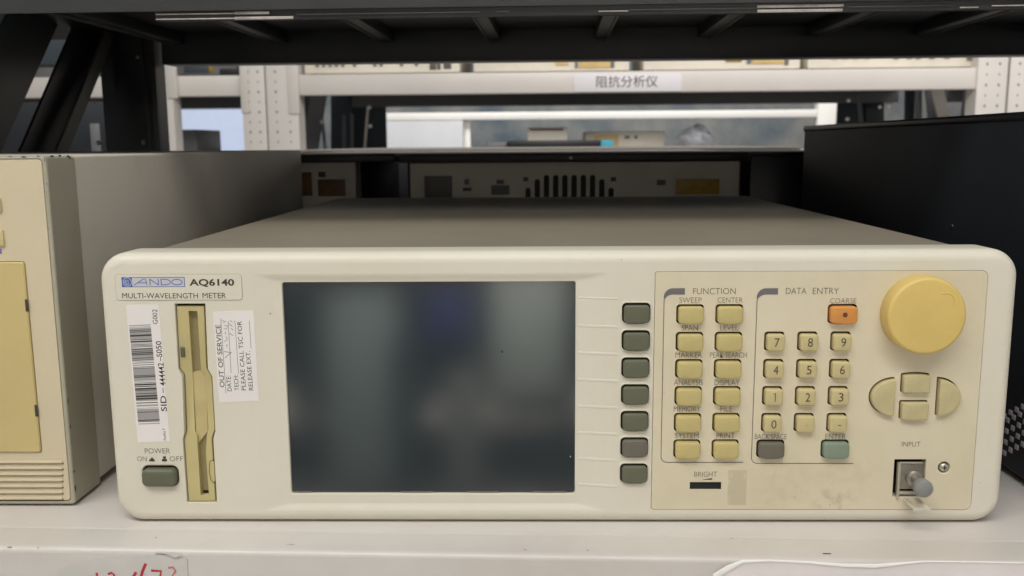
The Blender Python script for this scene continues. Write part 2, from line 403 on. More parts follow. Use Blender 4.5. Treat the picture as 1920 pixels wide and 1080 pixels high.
for t, dd in ((0.0, 0), (0.12, 0.04), (0.5, 0.5), (0.88, 0.96), (1, 1)):
    rmid.append([(a[0]*(1-t)+b[0]*t, RD*dd, a[1]*(1-t)+b[1]*t) for a, b in zip(REC_O, REC_I)])
g.loft(rmid)
g.build('front_panel', BEZ, IN, smooth=14)
g = G(); g.box(-0.205, 0.205, 0.006, 0.0065, 0.006, 0.126); g.build('inner_backing', BLK, IN)
# display surround inside the recess
g = G()
SCX0, SCX1, SCZ0, SCZ1 = -0.12689, 0.00975, 0.01472, 0.11805
SCH = rrect(SCX0, SCX1, SCZ0, SCZ1, 0.0014, 5)
hs = [hole_rim(g, SCH, RD, 0.002, 0.0004)]
g.plate(REC_I, hs, RD)
g.build('display_surround', BEZ, IN, smooth=14)
g = G(); g.plate(rrect(SCX0-.001, SCX1+.001, SCZ0-.001, SCZ1+.001, 0.001), [], RD+0.0016)
DS = g.build('display', SCR, IN)
for k in range(4):
    xa = P((600, 780, 905, 1030)[k]-(18 if k == 0 else 0)-(60 if k == 0 else 30 if k==1 else 30), 923)[0]
    g = G(); g.box(xa, xa+0.0155, RD+0.0010, RD+0.0015, SCZ0+0.0004, SCZ0+0.0007); g.build('retaining_clip', METAL, DS)
g = G(); g.cyl(P(941, 662), 0.0006, RD+0.0013, RD+0.0016, 12); g.build('dust_speck', CHIP, DS)
g = G(); g.cyl(P(1070, 860), 0.00022, RD+0.0013, RD+0.0016, 8); g.build('dust_speck', STK, DS)
# ridges between the soft keys
gx0 = SCX1+0.0008; gx1 = sk0[0]-0.0009
for i in range(8):
    z = sk0[1]+0.0019-KP*i - (0.0 if i else -0.0004)
    hh = 0.0006 if i else 0.0004
    g = G(); arc = [(cos(pi*k/8), sin(pi*k/8)) for k in range(9)]; xm = P(1142, 700)[0]
    g.loft([[(xx, yb+0.00004-0.00020*sa*am, z-dz_+hh*1.3*ca) for ca, sa in arc] for xx, yb, dz_, am in ((gx0+0.0006, RD, 0, 1), (gx0+0.003, RD*0.93, 0, 1), (gx0+0.0075, RD*0.5, 0.0001, 1), (xm-0.0018, RD*0.05, 0.0002, 1), (xm+0.001, 0, 0.00025, 1), (gx1-0.001, 0, 0.0004, 0.8), (gx1+0.0002, 0.0001, 0.0005, 0.2))], closed=False)
    g.build('soft_key_divider', BEZ, IN, smooth=80)
# soft keys
me = None
for i, (a, b, c, d) in enumerate(softs):
    w2, h2 = (b-a)/2, (d-c)/2
    M = KEYB if i == 5 else KEYG
    kg = keycap(rrect(-w2+0.00075, w2-0.00035, -h2+0.0003, h2-0.0010, 0.0017, 6, bow=0.0004), 0.0018, 0.005)
    if i == 0: o = kg.build('soft_key', KEYG, IN, (0, 0, 0)); me = o.data
    elif i == 5: o = kg.build('soft_key', KEYB, IN, (0, 0, 0)); o['label'] = 'brownish soft key'
    else: o = link('soft_key', me, IN)
    o.location = ((a+b)/2, 0, (c+d)/2)

# control panel
g = G(); ho = []
keyspec = []   # (name, x0,x1,z0,z1, radius, bow, material, legend, label)
fx = (P(1268.3, 570.5)[0], P(1341.7, 571)[0]); ftz = P(1290, 570.5)[1]; FW_, FH_ = 0.0127, 0.0090
caps = [('SWEEP', 'CENTER'), ('SPAN', 'LEVEL'), ('MARKER', 'PEAK SEARCH'), ('ANALYSIS', 'DISPLAY'), ('MEMORY', 'FILE'), ('SYSTEM', 'PRINT')]
for r in range(6):
    for c in range(2):
        z1 = ftz-0.01296*r; keyspec.append(('function_key', fx[c], fx[c]+FW_, z1-FH_, z1, 0.0017, 0.0004, KEYT, None, None))
dx0 = P(1433.3, 622)[0]; dz = P(1450, 621.6)[1]
for r, row in enumerate((('7', '8', '9'), ('4', '5', '6'), ('1', '2', '3'), ('0', '.', '-'))):
    for c, s in enumerate(row):
        x = dx0+0.01524*c; z1 = dz-0.0130*r
        keyspec.append(('number_key', x, x+0.0092, z1-0.0090, z1, 0.0015, 0, KEYD, s, None))
q = P(1552.5, 570); keyspec.append(('coarse_key', q[0], q[0]+0.0134, q[1]-0.0091, q[1], 0.0018, 0.0004, KEYO, 'dot', 'orange key with dark dot'))
q = P(1418.5, 824); keyspec.append(('back_space_key', q[0], q[0]+0.0131, q[1]-0.0088, q[1], 0.0018, 0.0004, KEYB, None, 'dark grey key'))
q = P(1539.3, 824); keyspec.append(('enter_key', q[0], q[0]+0.0131, q[1]-0.0088, q[1], 0.0018, 0.0004, KEYE, None, 'pale sea green key'))
for (nm, a, b, c, d, r, bow, M, leg, lab) in keyspec:
    ho.append(hole_rim(g, rrect(a, b, c, d, r, 5, bow), -0.0002, 0.0009, 0.00012))
# arrow keys
aL = P(1628.3, 742); aU = P(1715, 718); aD = P(1713, 768); aR = P(1777, 742)
def halfdisc(x0, x1, zc, hz, left=True):
    pts = []
    n = 18
    for i in range(n+1):
        a = pi*i/n - pi/2
        pts.append(((x1 - (x1-x0)*cos(a)) if left else (x0+(x1-x0)*cos(a)), zc+hz*sin(a)))
    if left: pts = pts[::-1]
    return pts
zl0, zl1 = P(1650, 779)[1], P(1650, 706)[1]
zc = (zl0+zl1)/2; hz = (zl1-zl0)/2-0.0002
xl0, xl1 = P(1628.5, 740)[0], P(1675, 740)[0]; xr0, xr1 = P(1754.5, 740)[0], P(1798.5, 740)[0]
xu0, xu1 = P(1688, 718)[0], P(1741, 718)[0]
zu0, zu1 = P(1715, 735)[1], P(1715, 699.5)[1]; zd0, zd1 = P(1713, 784.5)[1], P(1713, 750)[1]
AK = [(halfdisc(xl0, xl1, zc, hz, True), (xl0+xl1)/2, zc), (halfdisc(xr0, xr1, zc, hz, False), (xr0+xr1)/2, zc)]
def bowtop(x0, x1, z0, z1, b, upw):
    l = rrect(x0, x1, z0, z1, 0.0009, 4, bow=(0 if upw else b))
    if upw: l = [(x0+x1-x, z0+z1-z) for x, z in rrect(x0, x1, z0, z1, 0.0009, 4, bow=b)]
    return l
AK.append((bowtop(xu0, xu1, zu0, zu1, 0.0005, True), (xu0+xu1)/2, (zu0+zu1)/2))
AK.append((bowtop(xu0, xu1, zd0, zd1, 0.0005, False), (xu0+xu1)/2, (zd0+zd1)/2))
for lp, cx_, cz_ in AK: ho.append(hole_rim(g, lp, -0.0002, 0.0009, 0.00012))
# other openings: brightness slot, input port, screw well
b0 = P(1293, 917.6); b1 = P(1352.5, 903.7); BR = rrect(b0[0], b1[0], b0[1], b1[1], 0.0001, 2); ho.append(hole_rim(g, BR, -0.0002, 0.004, 0.00008))
i0 = P(1671.5, 931); i1 = P(1736.5, 861); IP = rrect(i0[0]+0.0003, i1[0], i0[1], i1[1], 0.0003, 2); ho.append(hole_rim(g, IP, -0.0002, 0.005, 0.00012))
sc = P(1770, 876.5); SW = circ(sc, 0.0027, 28); ho.append(hole_rim(g, SW, -0.0002, 0.0022, 0.0006))
g.plate(inset(CP, 0.00015), ho, -0.0002)
g.loft([L3(CP, 0.0012), L3(CP, -0.0001), L3(inset(CP, 0.00015), -0.0002)])
g.build('control_panel', PAN, IN, smooth=14)
# keys themselves
cache = {}
for (nm, a, b, c, d, r, bow, M, leg, lab) in keyspec:
    w2, h2 = (b-a)/2, (d-c)/2; key = (nm, round(w2, 6), round(h2, 6))
    pr = 0.0028 if nm != 'number_key' else 0.0030
    if nm in ('function_key', 'coarse_key'): gap = (0.00085, 0.00035, 0.00030, 0.00090)
    elif nm == 'number_key': gap = (0.00090, 0.00020, 0.00025, 0.00100)
    else: gap = (0.00080, 0.00035, 0.00035, 0.00095)
    if key not in cache:
        o = keycap(rrect(-w2+gap[0], w2-gap[1], -h2+gap[2], h2-gap[3], r-0.0002, 5, bow), pr, 0.004, 0.0007, 0.00025).build(nm, M, IN)
        cache[key] = o.data
    else: o = link(nm, cache[key], IN)
    j = (random.random()-.5)*0.00016
    o.location = ((a+b)/2+j, j, (c+d)/2)
    if lab: o['label'] = lab
    if leg == 'dot':
        g = G(); g.cyl((0.0004, 0.0), 0.00115, -pr-0.00031, -pr-0.0002, 20); g.build('dot', mat('brown_dot', srgb(112, 62, 46), 0.5), o)
    elif leg:
        g = G()
        if leg == '.': g.cyl((0.0006, -0.0006), 0.00022, -pr-0.00031, -pr-0.0002, 10)
        elif leg == '-': g.box(-0.0001, 0.0013, -pr-0.00031, -pr-0.0002, -0.0008, -0.00045)
        else:
            w = {'1': 0.0009}.get(leg, 0.00225 if leg != '0' else 0.0024)
            if leg == '1': stroke(g, [(-0.0002, 0.0014), (0.0007, 0.0020), (0.0007, -0.0021)], 0.00034, -pr-0.00032)
            else: text(g, leg, (-0.0006, -0.0021), (w, 0), (0, 0.0041), -pr-0.00032, -0.004)
        g.build('legend', INKD if leg != '.' else INK, o)
for lp, cx_, cz_ in AK:
    l2 = [(x-cx_+0.00030, z-cz_-0.00035) for x, z in inset(lp, 0.00048)]
    o = keycap(l2, 0.0026, 0.004, 0.0005, 0.0002).build('arrow_key', KEYA, IN); o.location = (cx_, 0, cz_)
# knob
kc = P(1722, 586)
g = G(); R_ = 0.0178
prof = [(R_-0.0005, 0.0), (R_, -0.0006), (R_-0.0001, -0.0082)]
for k in range(1, 7):
    a = radians(15*k); prof.append((R_-0.0001-0.0017*(1-cos(a)), -0.0082-0.0017*sin(a)))
prof += [(R_-0.004, -0.01005), (0.006, -0.0103), (0.0008, -0.0104)]
g.cyl(kc, 0, 0, 0, 72, prof); KN = g.build('knob', KNOB, IN, smooth=60)
dc = (kc[0]+0.0075, kc[1]+0.0068)
g = G(); ring = []
n = 30
for rr, yy in ((0.0043, -0.01008), (0.0041, -0.01038), (0.0038, -0.01036), (0.0035, -0.01012)):
    ring.append([(dc[0]+rr*cos(-0.6+2.7*i/n), yy, dc[1]+rr*sin(-0.6+2.7*i/n)) for i in range(n+1)])
g.loft(ring, closed=False); g.build('finger_dimple', KNOB, KN, smooth=80)
# brightness wheel
g = G(); g.box(b0[0]-.0005, b1[0]+.0005, 0.0006, 0.003, b0[1]-.0005, b1[1]+.0005, 0.0003); g.build('brightness_wheel', BLP, IN)
# captions and borders
YP = -0.00030
def caption(s, x0, x1, y0, y1, M=INK, off=-0.012, y=YP):
    g = G(); text_px(g, s, x0, x1, y0, y1, y, off); return g.build('caption', M, IN)
for r, (l, rr) in enumerate(caps):
    yy = [(558, 569), (610, 621), (661, 672), (712, 723.5), (762, 773), (812, 823)][r]
    cl = [1294.5, 1293, 1291, 1290.5, 1288, 1287.5][r]; cr = [1368.5, 1367, 1365.5, 1363, 1361.5, 1360][r]
    wl = [42, 30, 50, 54, 50, 44][r]; wr = [47, 34, 69, 47, 22, 34][r]
    caption(l, cl-wl/2, cl+wl/2, yy[0]-0.6, yy[1]-1.7); caption(rr, cr-wr/2, cr+wr/2, yy[0]-0.6, yy[1]-1.7)
caption('FUNCTION', 1299, 1379, 540, 551.5); caption('DATA', 1473, 1511.5, 539.5, 551); caption('ENTRY', 1523.5, 1572, 539.5, 551)
caption('COARSE', 1556, 1605, 559, 568.5); caption('BACK SPACE', 1415, 1474.5, 813.5, 823); caption('ENTER', 1547, 1585, 813.5, 823)
caption('BRIGHT', 1301.5, 1344, 884, 893.5); caption('INPUT', 1690, 1725, 828, 837)
caption('POWER', 272, 319, 840.5, 850, y=-0.0001); caption('ON', 257.5, 275.5, 855.5, 864.5, y=-0.0001); caption('OFF', 318.5, 343.5, 855.5, 864.5, y=-0.0001)
g = G(); a = P(1314, 899.5); b = P(1335, 899); c = P(1335, 896)
g.add([(a[0], YP, a[1]), (b[0], YP, b[1]), (c[0], YP, c[1])], [(0, 1, 2)]); g.build('brightness_wedge', INKD, IN)
g = G()
for bx in [(280, 290, 861, 865), (283, 287, 858, 861), (304, 313, 860.5, 865), (306, 311, 855.5, 860)]:
    a = P(bx[0], bx[3]); b = P(bx[1], bx[2]); g.add([(a[0], -0.0001, a[1]), (b[0], -0.0001, a[1]), (b[0], -0.0001, b[1]), (a[0], -0.0001, b[1])], [(0, 1, 2, 3)])
g.build('power_symbol', INKD, IN)
for (xl, xt, xe, yb, xb) in ((1244.5, 1284, 1393, 866.5, 1239), (1419, 1458.5, 1600, 868.5, 1406.5)):
    g = G(); x0 = P(xl, 545)[0]; xtt = P(xt, 545)[0]; zt = P(xl, 540.3)[1]; zb = P(xl, 552.2)[1]; r = 0.0042
    xq = x0
    outer_ = [(xtt, zt)]+[(xq+r-r*sin(radians(t)), zt-r+r*cos(radians(t))) for t in range(0, 91, 10)]
    inner_ = [(xtt, zb)]+[(xq+r-(r-0.0004)*sin(radians(t)), zb-r*0.75+r*0.75*cos(radians(t))) for t in range(0, 91, 10)]
    n = len(outer_)
    g.add([(x, YP, z) for x, z in outer_]+[(x, YP, z) for x, z in inner_], [(i, i+1, n+i+1, n+i) for i in range(n-1)])
    g.build('border_tab', INKS, IN)
    g = G(); zB = P(xb, yb)[1]; rr = 0.0028
    pts = [(x0+0.0002, zb-r*0.6)] + [(x0+0.0002+rr-rr*cos(radians(t)), zB+rr-rr*sin(radians(t))) for t in range(0, 91, 15)] + [(P(xe, yb)[0], zB)]
    stroke(g, pts, 0.00034, YP); g.build('border_line', INK, IN)
# screw
g = G(); g.cyl(sc, 0, 0, 0, 24, [(0.0021, 0.0018), (0.0021, 0.0002), (0.0017, -0.0004), (0.0008, -0.0007)])
o = g.build('screw', METALB, IN)
g = G(); g.box(sc[0]-0.0011, sc[0]+0.0011, -0.00078, -0.0006, sc[1]-0.00022, sc[1]+0.00022); g.box(sc[0]-0.00022, sc[0]+0.00022, -0.00077, -0.0006, sc[1]-0.0011, sc[1]+0.0011)
g.build('cross_slot', BLK, o)
# input port: metal plate, bracket, barrel, cap, drop-down flap
ipt = G(); ipt.box(i0[0]+0.0022, i1[0]-0.0003, 0.0012, 0.0017, i0[1]+0.0032, i1[1]-0.0018, 0.0002)
IPO = ipt.build('input_port_plate', METAL, IN)
g = G(); g.box(i0[0]+0.0019, i0[0]+0.0033, -0.0012, 0.0012, i0[1]-0.0010, i1[1]-0.0016, 0.0004)
g.box(i0[0]+0.0030, i1[0]-0.0012, 0.0002, 0.0012, i1[1]-0.0023, i1[1]-0.0015, 0.0003)
g.box(i0[0]+0.0033, i1[0]-0.003, -0.0002, 0.0010, i0[1]+0.0012, i0[1]+0.0026, 0.0003); g.build('bracket', METALB, IPO)
bc = P(1714, 897)
g = G(); g.cyl(bc, 0, 0, 0, 28, [(0.0038, 0.0012), (0.0038, -0.0006), (0.0030, -0.0012), (0.0022, -0.0014), (0.0022, -0.0075)]); g.build('barrel', METAL, IPO)
bc2 = (bc[0]+0.0002, bc[1]-0.0010)
g = G(); g.cyl(bc2, 0, 0, 0, 36, [(0.0020, -0.0060), (0.0034, -0.0066), (0.0041, -0.0074), (0.0042, -0.0105), (0.0040, -0.0113), (0.0036, -0.0116), (0.0006, -0.0117)])
o = g.build('dust_cap', CAPM, IPO, smooth=60)
fz = i0[1]-0.0006; fx0 = i0[0]+0.0052; fx1 = fx0+0.0078
g = G(); g.box(fx0, fx0+0.0021, -0.0118, 0.001, fz-0.0008, fz, 0.0002); g.box(fx1-0.0026, fx1, -0.0118, 0.001, fz-0.0008, fz, 0.0002)
g.box(fx0, fx1, -0.0136, -0.0118, fz-0.0014, fz+0.0002, 0.0003); g.build('drop_flap', mat('polished_clip_steel', srgb(228, 224, 208), 0.3, 0.35, var=0.05, vscale=300), IPO)

for (px, py, w_, on) in ((1165, 487, 1.6, 0), (1428, 591, 1.2, 0), (507, 588, 2.2, 0), (505, 700, 1.0, 0), (1540, 585, 1.0, 1), (1490, 932, 1.6, 1), (1556, 946, 1.8, 1), (1440, 660, 1.2, 1), (1838, 905, 1.2, 1), (1245, 735, 1.0, 1)):
    q = P(px, py); g = G(); n = 8; rr = w_*0.00016; yy = YP if on else -0.00006
    g.add([(q[0]+rr*(0.6+0.8*random.random())*cos(2*pi*i/n), yy, q[1]+rr*(0.5+0.6*random.random())*sin(2*pi*i/n)) for i in range(n)], [tuple(range(n))]); g.build('dirt_speck', INK, IN)
# power button
w2 = (PBH and (max(x for x, z in PBH)-min(x for x, z in PBH))/2); h2 = (max(z for x, z in PBH)-min(z for x, z in PBH))/2
pcx = (max(x for x, z in PBH)+min(x for x, z in PBH))/2; pcz = (max(z for x, z in PBH)+min(z for x, z in PBH))/2
o = keycap(rrect(-w2+0.0004, w2-0.0006, -h2+0.0003, h2-0.0011, 0.0026, 8), 0.0030, 0.004, 0.0014, 0.0003).build('power_button', KEYG, IN); o.location = (pcx, 0, pcz)

# floppy drive
SLOT = [P(*q) for q in [(352, 584), (358, 700), (363, 812), (368, 818), (375, 930), (390, 929), (384, 850), (386, 818), (387, 806), (382, 706), (375, 694), (368, 584)]]
_zt = P(356, 571)[1]
def shr(p):
    x, z = p; x -= 0.0007*(1 if x > P(365, 700)[0] else -0.1); z = min(z, _zt-0.0009); return (x, z)
g = G(); D1 = [shr(p) for p in DRV]
g.plate(inset(D1, 0.0002), [inset(SLOT, -0.0001)], 0.0011)
g.loft([L3(D1, 0.004), L3(D1, 0.0013), L3(inset(D1, 0.0002), 0.0011)]); sl = inset(SLOT, -0.0001); g.loft([L3(sl, 0.0011), L3(sl, 0.005)])
FD = g.build('floppy_drive', FLOP, IN, smooth=14)
# the scooped middle of the drive face: push the vertices between y=700 and y=815 inwards
for v in FD.data.vertices:
    zt_, zb_ = P(350, 700)[1], P(350, 815)[1]
    if zb_ < v.co.z < zt_ and v.co.y < 0.002: v.co.y += 0.0012
g = G(); S2 = inset(SLOT, -0.0003); g.plate([(x, z) for x, z in S2], [], 0.0042); g.build('disk_door', FLOD, FD)
mid = [P(*q) for q in [(357, 700), (362.5, 815), (369, 834), (386, 812), (383, 706), (376, 697)]]
g = G(); mi_ = inset(mid, 0.0001); g.loft([L3(mi_, 0.0044), L3(mi_, 0.0029)]); g.plate(mi_, [], 0.0029); g.build('thumb_recess', FLOM, FD)
g = G(); a = P(338, 670); b = P(344.5, 652); g.box(a[0], b[0], 0.0006, 0.0015, a[1], b[1], 0.0002); g.build('activity_light', LED, FD)
EB = [P(*q) for q in [(400, 863), (392, 866), (391, 885), (394, 901), (398, 906), (402, 906)]]
g = G(); stroke(g, EB, 0.0003, 0.00102); g.build('eject_button_gap', INKD, FD)
g = G(); ei = [P(*q) for q in [(400.5, 866), (394, 868.5), (393, 885), (395.5, 899), (399, 903.5), (402.3, 903.5)]]
g.loft([L3(ei, 0.0011), L3(inset(ei, 0.0001), 0.0007)], cap1=True); g.build('eject_button', FLOP, FD)
g = G(); a = P(376.5, 931); b = P(389, 925); g.box(a[0], b[0], 0.0036, 0.0041, a[1], b[1]); g.build('disk_slot_end', BLK, FD)
g = G(); stroke(g, [P(356.8, 700), P(363.2, 817)], 0.00028, 0.0027); g.build('recess_seam', INKD, FD)

# name plate
n0 = P(219, 563); n1 = P(452.5, 514)
NP = rrect(n0[0], n1[0], n0[1], n1[1], 0.0016, 6)
g = G(); g.loft([L3(NP, 0.0), L3(inset(NP, 0.00008), -0.0003)]); g.plate(inset(NP, 0.00008), [], -0.0003); NPO = g.build('name_plate', BEZ, IN)
g = G(); o1 = inset(NP, -0.00012); g.plate(o1, [NP], -0.00003); g.build('name_plate_outline', INK, IN)
yN = -0.00036
def rect_px(g, x0, x1, y0, y1, y):
    a = P(x0, y1); b = P(x1, y0); g.add([(a[0], y, a[1]), (b[0], y, a[1]), (b[0], y, b[1]), (a[0], y, b[1])], [(0, 1, 2, 3)])
g = G(); rect_px(g, 229.5, 346.5, 519.2, 538.2, yN); g.build('logo_border', INKB, NPO)
g = G(); rect_px(g, 249, 345.3, 520.4, 537.0, yN-0.00003); g.build('logo_field', LOGOW, NPO)
lc = P(239.3, 528.7)
g = G(); stroke(g, circ(lc, 0.00195, 36)+[(lc[0]+0.00195, lc[1])], 0.0003, yN-0.00003)
stroke(g, [(lc[0]+0.0012*cos(t), lc[1]+0.0012*sin(t)) for t in [2.4+0.3*i for i in range(11)]], 0.0003, yN-0.00003)
stroke(g, [(lc[0]-0.0005, lc[1]+0.0011), (lc[0]-0.0006, lc[1]-0.0004), (lc[0]+0.0001, lc[1]-0.0005)], 0.0003, yN-0.00004)
stroke(g, [(lc[0]+0.0009, lc[1]+0.0009), (lc[0]+0.0002, lc[1]+0.0008), (lc[0]+0.0003, lc[1]+0.0002), (lc[0]+0.0008, lc[1]-0.0001), (lc[0]+0.0003, lc[1]-0.0008)], 0.00026, yN-0.00004)
g.build('logo_emblem', LOGOW, NPO)
g = G()
for ch, x0, x1 in (('A', 252, 278), ('N', 281, 299), ('D', 302, 321), ('O', 323, 342.5)):
    a = P(x0, 534.6); b = P(x1, 534.6); c = P(x0, 522.8); hgt = c[1]-a[1]
    if ch == 'A': stroke(g, [(a[0], a[1]), (a[0]+(b[0]-a[0])*0.68, a[1]+hgt*0.97), (b[0]-0.0010, a[1]+hgt), (b[0]-0.0004, a[1])], 0.00036, yN-0.00005); stroke(g, [(a[0]+(b[0]-a[0])*0.32, a[1]+hgt*0.38), (b[0]-0.0006, a[1]+hgt*0.38)], 0.00036, yN-0.00006)
    elif ch == 'N': stroke(g, [(a[0]+0.0003, a[1]), (a[0]+0.0003, c[1])], 0.0004, yN-0.00005); stroke(g, [(b[0]-0.0003, a[1]), (b[0]-0.0003, c[1])], 0.0004, yN-0.00005); stroke(g, [(a[0]+0.0003, c[1]-0.0001), (b[0]-0.0003, a[1]+0.0001)], 0.0004, yN-0.00006)
    elif ch == 'D':
        stroke(g, [(a[0]+0.0003, a[1]), (a[0]+0.0003, c[1])], 0.0004, yN-0.00005)
        stroke(g, [(a[0]+0.0001, c[1]-0.0001)]+[(a[0]+(b[0]-a[0])*(0.45+0.52*sin(radians(t))), a[1]+hgt/2+(hgt/2-0.0002)*cos(radians(t))) for t in range(0, 181, 15)]+[(a[0]+0.0001, a[1]+0.0002)], 0.00036, yN-0.00006)
    else: stroke(g, [((a[0]+b[0])/2+(b[0]-a[0])/2*cos(radians(t)), a[1]+hgt/2+(hgt/2-0.0002)*sin(radians(t))) for t in range(0, 361, 15)], 0.00038, yN-0.00005)
g.build('logo_lettering', INKB, NPO)
g = G(); text_px(g, 'AQ6140', 356, 440, 522.6, 538.0, yN, 0.028); g.build('model_lettering', INKD, NPO)
g = G(); text_px(g, 'MULTI-WAVELENGTH', 230, 372, 549.2, 559.2, yN, 0.0); text_px(g, 'METER', 380.5, 424.5, 548.9, 558.8, yN, 0.0); g.build('title_lettering', INKD, NPO)

# barcode sticker
def quad_sticker(name, pts, M, y, lab=None):
    g = G(); lp = [P(*q) for q in pts]
    if sum(lp[i-1][0]*lp[i][1]-lp[i][0]*lp[i-1][1] for i in range(4)) < 0: lp = lp[::-1]
    g.loft([L3(lp, 0.0), L3(lp, y)]); g.plate(lp, [], y); o = g.build(name, M, IN)
    if lab: o['label'] = lab
    return o
BS = quad_sticker('barcode_sticker', [(236.5, 572), (258.5, 829.5), (318.5, 827), (297.5, 571)], STK, -0.00012)
g = G(); rnd = random.Random(5)
TL, TR, BL, BRr = (242, 610), (282.5, 608), (260, 799.5), (300.5, 798)
def lerp2(u_, v_):
    t = (TL[0]*(1-u_)+TR[0]*u_, TL[1]*(1-u_)+TR[1]*u_); b_ = (BL[0]*(1-u_)+BRr[0]*u_, BL[1]*(1-u_)+BRr[1]*u_)
    return P(t[0]*(1-v_)+b_[0]*v_, t[1]*(1-v_)+b_[1]*v_)
v_ = 0.0; kk = 0
gG = G()
while v_ < 0.985:
    wd = rnd.choice([0.006, 0.006, 0.009, 0.016]); gp = rnd.choice([0.006, 0.006, 0.009, 0.014])
    tgt = g if rnd.random() < 0.62 else gG
    q_ = [lerp2(0, v_+wd), lerp2(1, v_+wd), lerp2(1, v_), lerp2(0, v_)]
    tgt.add([(x, -0.00016, z) for x, z in q_], [(0, 1, 2, 3)]); v_ += wd+gp
g.build('barcode_bars', INKD, BS)
for k in range(5):
    q_ = [lerp2(0, 0.03+k*.2+.12), lerp2(1, 0.03+k*.2+.12), lerp2(1, 0.03+k*.2), lerp2(0, 0.03+k*.2)]; gG.add([(x, -0.00014, z) for x, z in q_], [(0, 1, 2, 3)])
gG.build('barcode_grey_bars', STKG, BS)
g = G(); text_rot(g, 'G002', (296, 607.5), (295, 580), 9.5, -0.00016, 0.0); text_rot(g, 'SID', (313.5, 771), (311.5, 742), 11.5, -0.00016, 0.006)
stroke(g, [P(306.5, 737), P(305.7, 727)], 0.0003, -0.00016); text_rot(g, '444442', (311, 723), (306.5, 680), 11, -0.00016, 0.006)
stroke(g, [P(301.5, 677), P(301, 668)], 0.0003, -0.00016); text_rot(g, 'S050', (304.5, 669), (302.5, 639.5), 11, -0.00016, 0.006)
text_rot(g, 'Facility F', (313.5, 825), (311.5, 803), 7, -0.00016, -0.004); g.build('sticker_lettering', INKK, BS)
# out of service sticker
OS = quad_sticker('service_sticker', [(399, 584.5), (411.5, 755), (486, 751.5), (475, 581.5)], STK, -0.00012)
g = G()
text_rot(g, 'OUT OF SERVICE', (421.5, 726), (413.5, 609), 9.5, -0.00016, 0.004)
text_rot(g, 'DATE:', (435, 733), (432.5, 704), 8.5, -0.00016); text_rot(g, 'TECH:', (448.5, 732), (446, 703), 8.5, -0.00016)
text_rot(g, 'PLEASE CALL TSC FOR', (461.5, 731.5), (453, 602), 8.5, -0.00016); text_rot(g, 'RELEASE EXT.', (475, 731.5), (469, 658), 8.5, -0.00016)
for a, b in (((424, 737), (414, 597)), ((433.5, 699), (428, 602)), ((447.5, 701), (440.5, 601)), ((471, 653), (467.5, 601))): stroke(g, [P(*a), P(*b)], 0.00018, -0.00016)
g.build('sticker_lettering', INKD, OS)
g = G()
for pts in ([(420, 659), (434, 661)], [(434, 661), (425, 668), (422, 671)], [(426, 651), (425.5, 645)], [(421, 640), (427, 637), (424, 631)], [(423, 627), (422.5, 622)], [(420, 616), (425, 617), (427, 611), (421, 610)], [(419, 605), (424, 603), (417, 601)], [(430, 625), (438, 629)], [(433, 615), (438, 619)], [(430, 607), (436, 612)], [(432, 601), (436, 604)]):
    stroke(g, [P(*q) for q in pts], 0.00022, -0.00018)
g.build('handwriting', INKD, OS)

# ================================================================== left instrument (only its right edge is seen)
LI = thing('test_instrument', 'tall cream and grey instrument with yellow door and chipped edge at far left', 'lab instrument', (-0.456, 0.021, 0))
def LP(px, py, Y=0.0):
    v = at(px, py, Y=0.021+Y); return (v.x+0.456, v.z)
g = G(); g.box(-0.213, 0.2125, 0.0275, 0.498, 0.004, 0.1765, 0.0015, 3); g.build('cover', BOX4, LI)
g = G(); fr = rrect(-0.213, 0.2130, 0.0012, 0.1765, 0.002, 4); fi = rrect(-0.206, LP(80, 298)[0]-0.0003, 0.0030, LP(40, 297.5)[1], 0.0022, 5)
g.plate(inset(fr, 0.0008), [fi], 0); g.loft([L3(fr, 0.0275), L3(fr, 0.0008), L3(inset(fr, 0.0003), 0.0002), L3(inset(fr, 0.0008), 0)]); g.loft([L3(fi, 0), L3(fi, 0.003)])
g.plate(fr, [inset(fr, 0.003)], 0.0275)
g.build('front_frame', BOX4S, LI, smooth=14)
g = G(); fp = inset(fi, 0.0004); g.loft([L3(fp, 0.003), L3(fp, 0.0002), L3(inset(fp, 0.0002), 0.0)])
d0 = LP(75, 848); d1 = LP(45, 490)
dr = [(-0.15, LP(0, 849)[1]), LP(74, 846), LP(66, 742), LP(44.5, 493), (-0.15, LP(0, 490)[1])]
dr = rrect(-0.05, (LP(74, 800)[0]+LP(46, 500)[0])/2+0.0004, LP(0, 848)[1], LP(0, 490)[1], 0.0015, 4)
g.plate(inset(fp, 0.0002), [dr], 0); g.loft([L3(dr, 0), L3(dr, 0.002)]); g.build('front_panel', BOX4P, LI, smooth=14)
g = G(); dd = inset(dr, 0.0003); g.loft([L3(dd, 0.003), L3(dd, -0.0006), L3(inset(dd, 0.0005), -0.0011)], cap1=True); DO = g.build('door', BOX4Y, LI)
for py in (572, 769):
    q = LP(50, py); g = G(); xx = max(x for x, z in dr); g.box(xx-0.0013, xx+0.0001, -0.0013, -0.0008, q[1]-0.003, q[1]+0.003, 0.0002); g.build('door_notch', CHIP, DO)
for k in range(7):
    q = LP(118, 866+k*11.3); g = G(); g.box(-0.19, q[0], -0.0010, 0.0005, q[1]-0.0007, q[1]+0.0007, 0.0005, 2); g.build('vent_rib', BOX4P, LI)
    g = G(); g.box(-0.19, q[0]+0.0003, -0.0001, 0.0001, q[1]-0.00115, q[1]-0.0006); g.build('vent_gap', INKD, LI)
for (x, y0, y1) in ((2, 371, 397), (7, 431, 461)):
    a = LP(x, y1); b = LP(x, y0); g = G(); g.box(b[0]-0.014, b[0], -0.0012, 0.001, a[1], b[1], 0.0004); g.build('small_key', KEYD, LI)
